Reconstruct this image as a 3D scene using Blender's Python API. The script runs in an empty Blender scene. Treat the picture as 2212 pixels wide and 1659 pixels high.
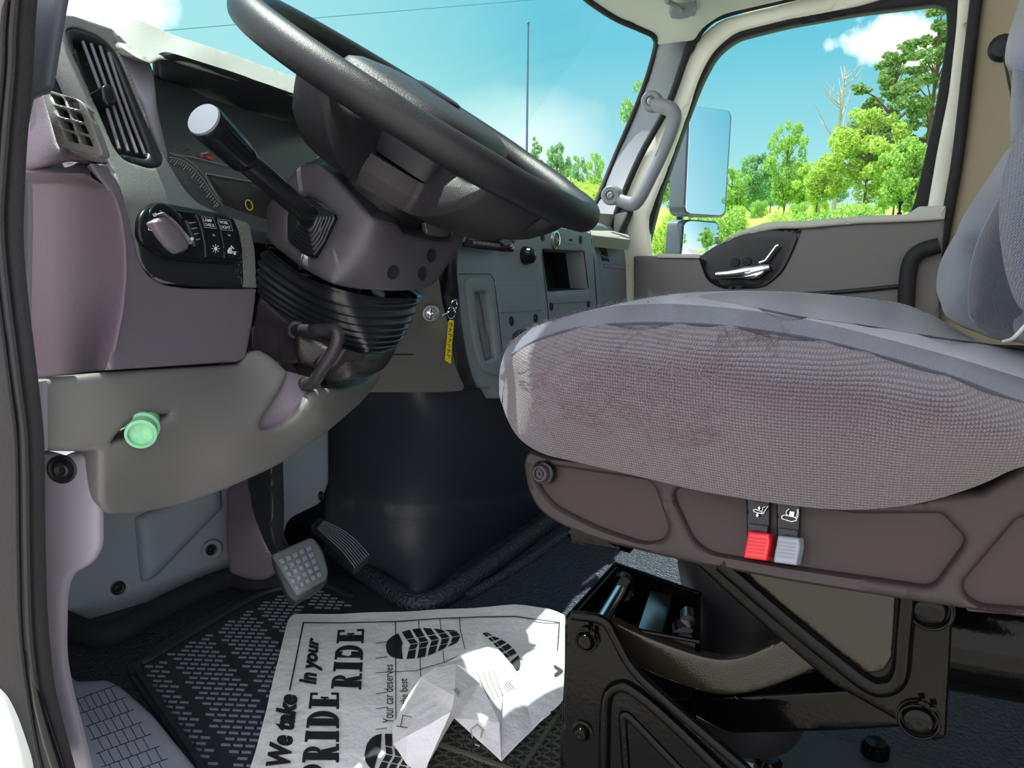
import bpy, bmesh, math, random
import numpy as np
from mathutils import Vector, Matrix, geometry, noise

S = bpy.context.scene
COL = S.collection
random.seed(7)
rng = np.random.default_rng(7)

# ---------------------------------------------------------------- camera
F = 1620.0; YAW = math.radians(28); PIT = math.radians(11.3)
CAM = np.array([0.0, 0.0, 0.70])
fw = np.array([math.cos(YAW)*math.cos(PIT), math.sin(YAW)*math.cos(PIT), -math.sin(PIT)])
rt = np.array([math.sin(YAW), -math.cos(YAW), 0.0]); up = np.cross(rt, fw)
cd = bpy.data.cameras.new('camera'); cam = bpy.data.objects.new('camera', cd); COL.objects.link(cam)
cd.sensor_fit = 'HORIZONTAL'; cd.sensor_width = 36; cd.lens = F/2212*36; cd.clip_start = .01; cd.clip_end = 3000
m = Matrix.Identity(4)
for i, c in enumerate((rt, up, -fw)):
    for j in range(3): m[j][i] = c[j]
for j in range(3): m[j][3] = CAM[j]
cam.matrix_world = m
S.camera = cam

# ---------------------------------------------------------------- exposure, sky and sun
S.view_settings.view_transform = 'Standard'; S.view_settings.look = 'None'
S.view_settings.gamma = 1; S.view_settings.use_curve_mapping = False
S.view_settings.exposure = 1.05
SKY_STRENGTH = 1.0
SUN_AZ = math.radians(82)      # from +x (passenger side) towards +y (front)
SUN_EL = math.radians(72)
SUN_POWER = 5.5
sd = bpy.data.lights.new('sun', 'SUN'); so = bpy.data.objects.new('sun', sd); COL.objects.link(so)
sd.energy = SUN_POWER; sd.angle = math.radians(.6); sd.color = (1, .97, .88)
sdir = Vector((math.cos(SUN_EL)*math.cos(SUN_AZ), math.cos(SUN_EL)*math.sin(SUN_AZ), math.sin(SUN_EL)))
so.rotation_euler = sdir.to_track_quat('Z', 'Y').to_euler(); so.location = (0, 0, 5)

def lin(c):
    r = []
    for v in c[:3]:
        v /= 255.0
        r.append(v/12.92 if v <= .04045 else ((v+.055)/1.055)**2.4)
    return (*r, 1.0)

W = bpy.data.worlds.new('sky'); S.world = W; W.use_nodes = True
nt = W.node_tree; nt.nodes.clear(); N = nt.nodes.new; L = nt.links.new
out = N('ShaderNodeOutputWorld'); bg = N('ShaderNodeBackground'); L(bg.outputs[0], out.inputs[0])
bg.inputs[1].default_value = SKY_STRENGTH
tc = N('ShaderNodeTexCoord'); sx = N('ShaderNodeSeparateXYZ'); L(tc.outputs['Generated'], sx.inputs[0])
cr = N('ShaderNodeValToRGB'); L(sx.outputs[2], cr.inputs[0])
e = cr.color_ramp.elements
e[0].position = 0.0; e[0].color = (.36, .47, .45, 1)
e[1].position = 1.0; e[1].color = (.12, .30, .50, 1)
a = e.new(.10); a.color = (.19, .38, .41, 1)
a = e.new(.22); a.color = (.085, .30, .37, 1)
a = e.new(.45); a.color = (.09, .27, .39, 1)
# hazy bright glow over the windscreen side, deeper blue to the passenger side
dp = N('ShaderNodeVectorMath'); dp.operation = 'DOT_PRODUCT'; L(tc.outputs['Generated'], dp.inputs[0])
hz = Vector((.62, .77, .12)).normalized(); dp.inputs[1].default_value = hz
mr = N('ShaderNodeMapRange'); L(dp.outputs['Value'], mr.inputs[0])
mr.inputs[1].default_value = .90; mr.inputs[2].default_value = 1.0; mr.inputs[3].default_value = 0; mr.inputs[4].default_value = .55
mx = N('ShaderNodeMixRGB'); L(mr.outputs[0], mx.inputs[0]); L(cr.outputs[0], mx.inputs[1]); mx.inputs[2].default_value = (.34, .50, .48, 1)
# clouds
def cloud(prev, d, r0, r1, sc, col=(.85, .85, .83, 1), stretch=(1, 1, 2.2)):
    sub = N('ShaderNodeVectorMath'); sub.operation = 'SUBTRACT'; L(tc.outputs['Generated'], sub.inputs[0]); sub.inputs[1].default_value = d
    mu = N('ShaderNodeVectorMath'); mu.operation = 'MULTIPLY'; L(sub.outputs[0], mu.inputs[0]); mu.inputs[1].default_value = stretch
    ln = N('ShaderNodeVectorMath'); ln.operation = 'LENGTH'; L(mu.outputs[0], ln.inputs[0])
    no = N('ShaderNodeTexNoise'); L(tc.outputs['Generated'], no.inputs[0]); no.inputs['Scale'].default_value = sc; no.inputs['Detail'].default_value = 6
    ma = N('ShaderNodeMath'); ma.operation = 'MULTIPLY_ADD'; L(no.outputs[0], ma.inputs[0]); ma.inputs[1].default_value = -r1*1.6; L(ln.outputs['Value'], ma.inputs[2])
    rr = N('ShaderNodeMapRange'); L(ma.outputs[0], rr.inputs[0]); rr.inputs[1].default_value = r0*.15; rr.inputs[2].default_value = -r0*.35; rr.inputs[3].default_value = 0; rr.inputs[4].default_value = 1
    mm = N('ShaderNodeMixRGB'); L(rr.outputs[0], mm.inputs[0]); L(prev.outputs[0], mm.inputs[1]); mm.inputs[2].default_value = col
    return mm
def ray(px, py): return fw + rt*((px-1106)/F) + up*((829.5-py)/F)
def unit(v): v = np.asarray(v); return v/np.linalg.norm(v)
mx = cloud(mx, tuple(unit(ray(1930, 85))), .05, .065, 26)
mx = cloud(mx, tuple(unit(ray(2010, 110))), .05, .06, 26)
mx = cloud(mx, tuple(unit(ray(1120, 330))), .30, .16, 5, (.44, .54, .52, 1))
mx = cloud(mx, tuple(unit(ray(170, -10))), .10, .12, 14)
mx = cloud(mx, (.45, -.86, .14), .20, .22, 7)
mx = cloud(mx, (-.2, -.9, .35), .20, .3, 5)
# broad bright fill added to the unseen sky behind the open driver's door
hzx = N('ShaderNodeMapRange'); L(sx.outputs[0], hzx.inputs[0]); hzx.inputs[1].default_value = .15; hzx.inputs[2].default_value = -.6; hzx.inputs[3].default_value = 0; hzx.inputs[4].default_value = .85
hm = N('ShaderNodeMixRGB'); L(hzx.outputs[0], hm.inputs[0]); L(mx.outputs[0], hm.inputs[1]); hm.inputs[2].default_value = (1.5, 1.42, 1.48, 1)
L(hm.outputs[0], bg.inputs[0])

# ---------------------------------------------------------------- materials
MATS = {}
def mat(name, col, rough=.6, bump=0, bs=800, metal=0, spec=.5, trans=0, kind='noise', var=0, vs=6, col2=None, coat=0, sheen=0, det=3):
    m = bpy.data.materials.new(name); m.use_nodes = True; nt = m.node_tree; b = nt.nodes['Principled BSDF']
    b.inputs['Base Color'].default_value = lin(col); b.inputs['Roughness'].default_value = rough
    b.inputs['Metallic'].default_value = metal; b.inputs['Specular IOR Level'].default_value = spec
    b.inputs['Transmission Weight'].default_value = trans; b.inputs['Coat Weight'].default_value = coat
    b.inputs['Sheen Weight'].default_value = sheen
    b.inputs['Sheen Roughness'].default_value = .5
    n = nt.nodes.new; l = nt.links.new
    tc = n('ShaderNodeTexCoord')
    if bump:
        if kind == 'noise':
            t = n('ShaderNodeTexNoise'); t.inputs['Scale'].default_value = bs; t.inputs['Detail'].default_value = det; o = t.outputs[0]
        elif kind == 'voro':
            t = n('ShaderNodeTexVoronoi'); t.inputs['Scale'].default_value = bs; t.feature = 'SMOOTH_F1' if False else 'DISTANCE_TO_EDGE'; o = t.outputs[0]
        l(tc.outputs['Object'], t.inputs['Vector'])
        bp = n('ShaderNodeBump'); bp.inputs['Strength'].default_value = bump; bp.inputs['Distance'].default_value = .6/bs
        l(o, bp.inputs['Height']); l(bp.outputs[0], b.inputs['Normal'])
    if var:
        t2 = n('ShaderNodeTexNoise'); t2.inputs['Scale'].default_value = vs; t2.inputs['Detail'].default_value = 5; l(tc.outputs['Object'], t2.inputs['Vector'])
        mxx = n('ShaderNodeMixRGB'); c2 = lin(col2) if col2 else tuple(x*(1-var) for x in lin(col)[:3])+(1,)
        rp = n('ShaderNodeMapRange'); l(t2.outputs[0], rp.inputs[0]); rp.inputs[1].default_value = .35; rp.inputs[2].default_value = .65
        l(rp.outputs[0], mxx.inputs[0]); mxx.inputs[1].default_value = lin(col); mxx.inputs[2].default_value = c2
        l(mxx.outputs[0], b.inputs['Base Color'])
    MATS[name] = m
    return m

mat('plastic_grey', (104, 103, 112), .55, .25, 900)
mat('plastic_mauve', (100, 92, 102), .5, .25, 900)
mat('plastic_leather', (88, 76, 87), .55, .5, 620, kind='voro')
mat('plastic_speckle', (118, 122, 120), .55, .5, 1300, var=.35, vs=1100)
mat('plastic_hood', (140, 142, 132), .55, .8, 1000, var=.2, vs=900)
mat('plastic_olive', (98, 97, 96), .5, .25, 800)
mat('plastic_light', (134, 128, 140), .5, .2, 900)
mat('plastic_kick', (132, 142, 152), .6, .2, 800)
mat('plastic_stack', (118, 128, 134), .55, .35, 900)
mat('plastic_black', (28, 30, 34), .42, .2, 900, spec=.35)
mat('plastic_gloss', (20, 22, 26), .2, spec=.3)
mat('deep_black', (12, 13, 15), .8)
mat('wheel_rubber', (24, 24, 28), .44, .35, 750, kind='voro', spec=.35)
mat('wheel_smooth', (34, 32, 36), .45, .5, 700, kind='voro', spec=.4)
mat('shroud', (66, 64, 70), .45, .3, 1100)
mat('bellows', (26, 28, 32), .28)
mat('worn_steel', (46, 42, 47), .42, .3, 400, var=.35, vs=60, spec=.4)
mat('cast_black', (48, 46, 44), .4, .45, 420, var=.4, vs=90, metal=.2)
mat('chrome', (225, 228, 230), .12, metal=1)
mat('steel', (150, 150, 150), .3, metal=1)
mat('powder_black', (6, 5, 5), .14, .05, 200, spec=.14, det=1)
mat('powder_brown_sheen', (26, 22, 17), .22, .22, 700, spec=.4, det=1)  # black coat with its gold-brown highlight put into the colour
mat('skirt', (44, 36, 37), .5, .25, 1200, spec=.3)
mat('skirt_in', (42, 33, 33), .5, .25, 1200, spec=.3)
mat('red_plastic', (190, 24, 38), .35)
mat('grey_button', (118, 124, 136), .38)
mat('white_mark', (225, 228, 228), .5)
mat('mark_grey', (150, 152, 150), .5)
mat('mark_dim', (95, 100, 100), .5)
mat('cluster', (72, 80, 84), .3, .2, 500)
mat('screen', (48, 50, 48), .2)
mat('green_cap', (128, 196, 152), .45, .3, 300, var=.15, vs=120)
mat('floor_vinyl', (42, 48, 58), .36, 1.6, 160, det=3)
mat('doghouse', (38, 42, 52), .42, .7, 500)
mat('carpet', (26, 30, 36), .9, 1.0, 600)
mat('mat_rubber', (36, 40, 46), .5, .3, 500)
mat('mat_rib', (104, 112, 122), .45)
mat('mat_sunlit', (62, 62, 52), .5, .2, 300)  # mat rubber with sunlight put into an olive tone
mat('step_pad', (130, 136, 150), .5, .3, 800)
mat('seal_rubber', (20, 19, 25), .7, .3, 400, var=.25, vs=20)
mat('jamb_trim', (74, 80, 90), .5, .15, 600)
mat('white_paint', (215, 220, 216), .25, coat=.5)
mat('cream_trim', (232, 230, 216), .5, .15, 600)
mat('headliner', (186, 190, 180), .8, .4, 500)
mat('beige_panel', (146, 134, 112), .7, .3, 500)
mat('pillar_grey', (112, 118, 126), .5, .2, 800)
mat('handle_grey', (112, 116, 122), .42, .2, 800)
mat('door_grey', (100, 97, 96), .55, .3, 800)
mat('door_grey_lit', (180, 182, 172), .5, .2, 800)  # door grey with the sun on the sill put into the colour
mat('ink', (30, 30, 34), .6)
mat('ink_pale', (176, 172, 168), .6)
mat('yellow_tag', (222, 206, 40), .4)
mat('tag_ink', (60, 60, 20), .5)
mat('bark', (86, 74, 62), .9, 1, 8)
mat('bark_pale', (150, 146, 142), .9, .5, 8)
mat('metal_grey', (120, 124, 128), .4, metal=.6)
mat('mirror_shell', (92, 104, 112), .35)
mat('cable_line', (70, 110, 150), .6)
mat('antenna', (60, 90, 110), .5)
mat('white_cable', (205, 210, 210), .4)
mat('gravel', (190, 184, 172), .95, .6, 6, var=.3, vs=1.5)
mat('asphalt', (128, 124, 124), .9, .5, 10, var=.15, vs=2)
mat('pad_grey', (84, 90, 92), .35, .3, 500)
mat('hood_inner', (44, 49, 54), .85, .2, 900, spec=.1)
mat('dust', (190, 190, 150), .8)
mat('red_lamp', (190, 40, 40), .3)

def add_mirror():
    m = mat('mirror_glass', (235, 240, 245), .015, metal=1)
add_mirror()

def glass_mat(name, tint, gl=.06):
    m = bpy.data.materials.new(name); m.use_nodes = True; nt = m.node_tree; nt.nodes.clear()
    o = nt.nodes.new('ShaderNodeOutputMaterial'); mx = nt.nodes.new('ShaderNodeMixShader'); t = nt.nodes.new('ShaderNodeBsdfTransparent'); g = nt.nodes.new('ShaderNodeBsdfGlossy')
    t.inputs[0].default_value = tint; g.inputs['Roughness'].default_value = .02
    fr = nt.nodes.new('ShaderNodeFresnel'); fr.inputs[0].default_value = 1.05
    nt.links.new(fr.outputs[0], mx.inputs[0]); nt.links.new(t.outputs[0], mx.inputs[1]); nt.links.new(g.outputs[0], mx.inputs[2]); nt.links.new(mx.outputs[0], o.inputs[0])
    MATS[name] = m
glass_mat('windscreen_glass', (.93, .985, .975, 1)); glass_mat('side_glass', (.94, .985, .99, 1))

def paper_mat():
    m = mat('paper', (248, 248, 252), .6, .35, 60, det=4)
    nt = m.node_tree; b = nt.nodes['Principled BSDF']; b.inputs['Specular IOR Level'].default_value = .3
    tr = nt.nodes.new('ShaderNodeBsdfTranslucent'); tr.inputs[0].default_value = (.85, .86, .72, 1)
    mx = nt.nodes.new('ShaderNodeMixShader'); mx.inputs[0].default_value = .3
    o = nt.nodes['Material Output']; nt.links.new(b.outputs[0], mx.inputs[1]); nt.links.new(tr.outputs[0], mx.inputs[2]); nt.links.new(mx.outputs[0], o.inputs[0])
paper_mat()

def fabric(name, c1, c2, scale, strength, ay=1.0, fine=False):
    # knitted rows of slanting loops
    m = bpy.data.materials.new(name); m.use_nodes = True; nt = m.node_tree; b = nt.nodes['Principled BSDF']
    n = nt.nodes.new; l = nt.links.new
    b.inputs['Roughness'].default_value = .95; b.inputs['Specular IOR Level'].default_value = .1; b.inputs['Sheen Weight'].default_value = .35
    tc = n('ShaderNodeTexCoord'); s = n('ShaderNodeSeparateXYZ'); l(tc.outputs['Object'], s.inputs[0])
    nz = n('ShaderNodeTexNoise'); nz.inputs['Scale'].default_value = 500; nz.inputs['Detail'].default_value = 2; l(tc.outputs['Object'], nz.inputs['Vector'])
    def M(op, a, b_=None, c=None):
        k = n('ShaderNodeMath'); k.operation = op
        for i, v in enumerate((a, b_, c)):
            if v is None: continue
            if isinstance(v, (int, float)): k.inputs[i].default_value = v
            else: l(v, k.inputs[i])
        return k.outputs[0]
    w = M('MULTIPLY', nz.outputs[0], .0016)
    y = M('ADD', s.outputs[1], w); z = M('ADD', s.outputs[2] if ay else M('ADD', s.outputs[2], s.outputs[0]), w)
    u_ = M('MULTIPLY', y, scale); v_ = M('MULTIPLY', z, scale*1.7)
    # zig-zag slant between columns
    tri = M('PINGPONG', u_, math.pi/2); sl = M('MULTIPLY', tri, .9)
    a1 = M('ABSOLUTE', M('SINE', u_)); b1 = M('SINE', M('ADD', v_, sl)); b1 = M('MULTIPLY_ADD', b1, .5, .5)
    h = M('MULTIPLY', a1, b1); h = M('POWER', h, .7)
    n2 = n('ShaderNodeTexNoise'); n2.inputs['Scale'].default_value = 1500; n2.inputs['Detail'].default_value = 3; l(tc.outputs['Object'], n2.inputs['Vector'])
    h2 = M('MULTIPLY_ADD', n2.outputs[0], .6, h)
    bp = n('ShaderNodeBump'); bp.inputs['Strength'].default_value = strength; bp.inputs['Distance'].default_value = .0012; l(h2, bp.inputs['Height']); l(bp.outputs[0], b.inputs['Normal'])
    mx = n('ShaderNodeMixRGB'); l(h2, mx.inputs[0]); mx.inputs[1].default_value = lin(c2); mx.inputs[2].default_value = lin(c1); l(mx.outputs[0], b.inputs['Base Color'])
    MATS[name] = m
fabric('knit_grey', (96, 85, 95), (16, 13, 17), 1450, .9)
fabric('band_knit', (88, 95, 114), (27, 30, 42), 2000, .6, ay=0)
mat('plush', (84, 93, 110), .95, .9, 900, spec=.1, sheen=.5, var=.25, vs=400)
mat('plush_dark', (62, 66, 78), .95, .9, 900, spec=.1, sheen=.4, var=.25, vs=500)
mat('thread', (120, 106, 114), .9, spec=.1)

def leafmat(name, c1, c2, c3=None):
    m = bpy.data.materials.new(name); m.use_nodes = True; nt = m.node_tree; b = nt.nodes['Principled BSDF']; n = nt.nodes.new; l = nt.links.new
    gi = n('ShaderNodeNewGeometry'); mx = n('ShaderNodeMixRGB'); l(gi.outputs['Random Per Island'], mx.inputs[0]); mx.inputs[1].default_value = lin(c1); mx.inputs[2].default_value = lin(c2)
    l(mx.outputs[0], b.inputs['Base Color']); b.inputs['Roughness'].default_value = .6; b.inputs['Specular IOR Level'].default_value = .2
    tr = n('ShaderNodeBsdfTranslucent'); l(mx.outputs[0], tr.inputs[0]); ms = n('ShaderNodeMixShader'); ms.inputs[0].default_value = .45
    l(b.outputs[0], ms.inputs[1]); l(tr.outputs[0], ms.inputs[2]); l(ms.outputs[0], nt.nodes['Material Output'].inputs[0]); MATS[name] = m
leafmat('leaf_bright', (150, 184, 84), (190, 212, 104))
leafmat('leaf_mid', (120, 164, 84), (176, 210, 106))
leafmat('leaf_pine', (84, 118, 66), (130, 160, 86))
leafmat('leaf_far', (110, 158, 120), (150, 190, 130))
leafmat('leaf_red', (190, 120, 90), (200, 150, 100))
mat('grass', (154, 190, 64), .9, .8, 3, var=.3, vs=.6, col2=(128, 176, 58))

# ---------------------------------------------------------------- projection helpers: a picture point on a real plane
def on(px, py, axis, v):
    R = ray(px, py); return (v-CAM[axis])/R[axis]
def ax(px, py, v): return (px, py, on(px, py, 0, v))
def ay(px, py, v): return (px, py, on(px, py, 1, v))
def az(px, py, v): return (px, py, on(px, py, 2, v))
def P(px, py, d): return CAM + ray(px, py)*d
def proj(p):
    q = np.asarray(p)-CAM; d = q@fw; return 1106+F*(q@rt)/d, 829.5-F*(q@up)/d, d

class Surf:
    """smooth surface through measured points (thin plate in inverse depth: exact for planes)"""
    def __init__(s, anchors, off=0.0):
        s.a = anchors; s.off = off
        A = np.array([(x/1000, y/1000, 1/d) for x, y, d in anchors]); n = len(A); s.xy = A[:, :2]
        K = s.U(np.linalg.norm(A[:, None, :2]-A[None, :, :2], axis=2)); Pm = np.c_[np.ones(n), A[:, :2]]
        M = np.zeros((n+3, n+3)); M[:n, :n] = K+np.eye(n)*1e-9; M[:n, n:] = Pm; M[n:, :n] = Pm.T
        s.w = np.linalg.lstsq(M, np.r_[A[:, 2], 0, 0, 0], rcond=None)[0]
    @staticmethod
    def U(r): return np.where(r > 0, r*r*np.log(np.maximum(r, 1e-12)), 0)
    def inv(s, q):
        q = np.atleast_2d(np.asarray(q, float))[:, :2]/1000
        K = s.U(np.linalg.norm(q[:, None]-s.xy[None], axis=2)); n = len(s.xy)
        return K@s.w[:n] + s.w[n] + q@s.w[n+1:]
    def __call__(s, px, py, off=0.0):
        d = 1/s.inv([(px, py)])[0]; return P(px, py, d+s.off+off)
    def pts(s, q, off=0.0):
        q = np.asarray(q, float); d = 1/s.inv(q)+s.off+off
        return CAM + (fw[None]+rt[None]*((q[:, :1]-1106)/F)+up[None]*((829.5-q[:, 1:2])/F))*d[:, None]
    def shift(s, off): t = Surf.__new__(Surf); t.__dict__ = dict(s.__dict__); t.off = s.off+off; return t
    def frame(s, px, py):
        o = s(px, py); a_ = s(px+3, py)-o; b_ = s(px, py-3)-o
        n = unit(np.cross(a_, b_)); 
        if n@(CAM-o) < 0: n = -n
        x = unit(a_-n*(a_@n)); y = np.cross(n, x); return o, x, y, n

# ---------------------------------------------------------------- object helpers
def tag(o, label=None, cat=None, group=None, kind=None):
    if label: o['label'] = label
    if cat: o['category'] = cat
    if group: o['group'] = group
    if kind: o['kind'] = kind
    return o
def thing(name, label, cat, loc, group=None):
    o = bpy.data.objects.new(name, None); COL.objects.link(o); o.location = tuple(float(v) for v in loc); o.empty_display_size = .05
    return tag(o, label, cat, group)
def worldloc(o):
    v = Vector((0, 0, 0))
    while o: v += o.location; o = o.parent
    return np.array(v)
def obj(name, verts, faces, m, parent=None, label=None, cat=None, kind=None, group=None, sharp=38, mats=None, fm=None):
    verts = np.asarray(verts, float)
    if parent is None:
        org = np.array([(verts[:, 0].min()+verts[:, 0].max())/2, (verts[:, 1].min()+verts[:, 1].max())/2, verts[:, 2].min()])
    else: org = worldloc(parent)
    me = bpy.data.meshes.new(name); me.from_pydata((verts-org).tolist(), [], [tuple(int(i) for i in f) for f in faces]); me.validate()
    if mats:
        for k in mats: me.materials.append(MATS[k])
        if fm is not None and len(fm) == len(me.polygons): me.polygons.foreach_set('material_index', fm)
    else: me.materials.append(MATS[m])
    bm = bmesh.new(); bm.from_mesh(me)
    bmesh.ops.recalc_face_normals(bm, faces=bm.faces)
    for f in bm.faces: f.smooth = True
    cs = math.radians(sharp)
    for ed in bm.edges:
        if len(ed.link_faces) == 2 and ed.calc_face_angle(0) > cs: ed.smooth = False
    bm.to_mesh(me); bm.free()
    o = bpy.data.objects.new(name, me); COL.objects.link(o)
    if parent is None: o.location = org
    else: o.parent = parent
    return tag(o, label, cat, group, kind)

def fillet(pts, r):
    """round the corners of a closed outline; points may carry their own radius"""
    out = []; n = len(pts)
    for i in range(n):
        p = np.array(pts[i][:2], float); rr = pts[i][2] if len(pts[i]) > 2 else r
        a = np.array(pts[i-1][:2], float); b = np.array(pts[(i+1) % n][:2], float)
        la = np.linalg.norm(a-p); lb = np.linalg.norm(b-p); k = min(rr, la*.48, lb*.48)
        if k < .6: out.append(p); continue
        p0 = p+(a-p)/la*k; p1 = p+(b-p)/lb*k; ns = 5
        for j in range(ns+1):
            t = j/ns; out.append((1-t)**2*p0+2*t*(1-t)*p+t*t*p1)
    return np.array(out)
def densify(P_, step):
    out = []
    n = len(P_)
    for i in range(n):
        a = P_[i]; b = P_[(i+1) % n]; k = max(1, int(np.linalg.norm(b-a)/step))
        for j in range(k): out.append(a+(b-a)*j/k)
    return np.array(out)
def smoothloop(pts, n=8, closed=True):
    P_ = np.array(pts, float); m_ = len(P_); out = []
    rngi = range(m_) if closed else range(m_-1)
    for i in rngi:
        if closed: p0, p1, p2, p3 = P_[i-1], P_[i], P_[(i+1) % m_], P_[(i+2) % m_]
        else: p0, p1, p2, p3 = P_[max(i-1, 0)], P_[i], P_[i+1], P_[min(i+2, m_-1)]
        for j in range(n):
            t = j/n; out.append(.5*((2*p1)+(-p0+p2)*t+(2*p0-5*p1+4*p2-p3)*t*t+(-p0+3*p1-3*p2+p3)*t**3))
    if not closed: out.append(P_[-1])
    return np.array(out)
def inside(poly, q):
    x, y = q[:, 0], q[:, 1]; c = np.zeros(len(q), bool); n = len(poly); j = n-1
    for i in range(n):
        xi, yi = poly[i]; xj, yj = poly[j]
        if yi != yj:
            c ^= ((yi > y) != (yj > y)) & (x < (xj-xi)*(y-yi)/(yj-yi)+xi)
        j = i
    return c
def segdist(poly, q):
    a = poly; b = np.roll(poly, -1, axis=0); best = np.full(len(q), 1e9)
    ab = b-a; L2 = np.maximum((ab**2).sum(1), 1e-9)
    for s0 in range(0, len(q), 400):
        qq = q[s0:s0+400]
        t = np.clip(((qq[:, None]-a[None])*ab[None]).sum(2)/L2[None], 0, 1)
        best[s0:s0+400] = np.linalg.norm(qq[:, None]-(a[None]+ab[None]*t[:, :, None]), axis=2).min(1)
    return best

def panel(name, outline, surf, m, parent=None, thick=.004, holes=(), step=22, er=.0, r=4, smooth=False, dfn=None, off=0.0, ebase=None, **kw):
    """solid panel: front face follows surf inside the outline, rounded edge radius er (m), real thickness behind"""
    if not isinstance(surf, Surf): surf = Surf(surf)
    out = smoothloop([p[:2] for p in outline], 8) if smooth else fillet(outline, r)
    loops = [densify(out, step)]
    for h in holes: loops.append(densify(fillet(h, r) if not (len(h) > 60) else np.array(h), step))
    allp = []; edges = []; k = 0
    for lp in loops:
        n = len(lp); allp += [tuple(p) for p in lp]; edges += [(k+i, k+(i+1) % n) for i in range(n)]; k += n
    nb = k
    lo = loops[0].min(0); hi = loops[0].max(0)
    gx, gy = np.meshgrid(np.arange(lo[0]+step*.5, hi[0], step), np.arange(lo[1]+step*.5, hi[1], step*.9)); gx[::2] += step*.5
    g = np.c_[gx.ravel(), gy.ravel()]
    def dist(q): 
        d = segdist(loops[0], q)
        for h in loops[1:]: d = np.minimum(d, segdist(h, q))
        return d
    def inn(q):
        c = inside(loops[0], q)
        for h in loops[1:]: c &= ~inside(h, q)
        return c
    c0 = loops[0].mean(0); d0 = 1/surf.inv([c0])[0]; erp = er*F/d0 if er else 0
    if len(g):
        g = g[inn(g)]
        if len(g): g = g[dist(g) > max(step*.45, erp*1.15 if er else 0)]
    rings = []
    if er:
        for fr in (.12, .4, 1.0):
            for lp in loops:
                n = len(lp)
                T = np.roll(lp, -1, axis=0)-np.roll(lp, 1, axis=0); T /= np.maximum(np.linalg.norm(T, axis=1), 1e-9)[:, None]
                for sg in (1, -1):
                    q = lp+np.c_[-T[:, 1], T[:, 0]]*sg*erp*fr
                    if len(q):
                        q = q[inn(q)]
                    if len(q): q = q[dist(q) > erp*fr*.93]
                    if len(q): rings.append(q)
    pts2 = np.array(allp + [tuple(x) for x in g] + [tuple(x) for q in rings for x in q])
    res = geometry.delaunay_2d_cdt([Vector(p) for p in pts2], edges, [], 0, .05)
    V2 = np.array([(v.x, v.y) for v in res[0]]); T_ = np.array(res[2])
    cen = V2[T_].mean(1); keep = inn(cen); T_ = T_[keep]
    used = np.unique(T_); rem = -np.ones(len(V2), int); rem[used] = np.arange(len(used)); V2 = V2[used]; T_ = rem[T_]
    front = surf.pts(V2, off)
    # normals towards the camera
    nrm = np.zeros_like(front); A, B, C_ = front[T_[:, 0]], front[T_[:, 1]], front[T_[:, 2]]
    fn = np.cross(B-A, C_-A); fc = (A+B+C_)/3; flip = ((CAM-fc)*fn).sum(1) < 0; fn[flip] *= -1; T_[flip] = T_[flip][:, ::-1]
    for i in range(3): np.add.at(nrm, T_[:, i], fn)
    nrm /= np.maximum(np.linalg.norm(nrm, axis=1), 1e-12)[:, None]
    dd = dist(V2)
    if er:
        t = np.clip(dd/erp, 0, 1); front = front - nrm*(er*(1-np.sqrt(np.maximum(0, 1-(1-t)**2))))[:, None]
    if ebase is not None:
        bo, ber = ebase; bo = densify(fillet(bo, r), 12); bp_ = ber*F/d0; t = np.clip(segdist(bo, V2)/bp_, 0, 1); t = np.where(inside(bo, V2), t, 0); front = front - nrm*(ber*(1-np.sqrt(np.maximum(0, 1-(1-t)**2))))[:, None]
    if dfn is not None: front = front + nrm*dfn(V2, dd)[:, None]
    if np.isscalar(thick):
        avg = unit(nrm.mean(0)); bk = unit(avg*.5+0)  # common direction keeps the back face tidy
        back = front - (nrm*.35+avg*.65)*thick
    else: back = front + np.asarray(thick)
    n = len(front)
    faces = T_.tolist() + [(a_+n, c_+n, b_+n) for a_, b_, c_ in T_.tolist()]
    ec = {}
    for tri in T_.tolist():
        for i in range(3):
            e_ = (tri[i], tri[(i+1) % 3]); ec[e_] = 1
    for (a_, b_) in list(ec):
        if (b_, a_) not in ec: faces.append((a_, a_+n, b_+n, b_))
    return obj(name, np.r_[front, back], faces, m, parent, **kw)

def tubemesh(pts, rad, seg=12, closed=False, cap=True, squash=None, upv=None):
    P_ = np.array(pts, float); n = len(P_); rad = np.full(n, rad) if np.isscalar(rad) else np.array(rad, float)
    T = np.zeros_like(P_)
    for i in range(n):
        a = P_[i-1] if (closed or i > 0) else P_[0]; b = P_[(i+1) % n] if (closed or i < n-1) else P_[-1]; T[i] = unit(b-a)
    ref = np.array(upv if upv is not None else ((0, 0, 1) if abs(T[0][2]) < .9 else (1, 0, 0)), float)
    V = []; x = unit(np.cross(T[0], ref))
    for i in range(n):
        x = unit(x-T[i]*(x@T[i])) if upv is None else unit(np.cross(T[i], ref)); y = np.cross(T[i], x)
        for j in range(seg):
            a = 2*math.pi*j/seg; V.append(P_[i]+(x*math.cos(a)*(squash or 1)+y*math.sin(a))*rad[i])
    Fs = []
    for i in range(n if closed else n-1):
        for j in range(seg):
            a = i*seg+j; b = i*seg+(j+1) % seg; c = ((i+1) % n)*seg+(j+1) % seg; d = ((i+1) % n)*seg+j; Fs.append((a, b, c, d))
    if cap and not closed:
        Fs.append(tuple(range(seg))[::-1]); Fs.append(tuple((n-1)*seg+j for j in range(seg)))
    return V, Fs
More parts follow.
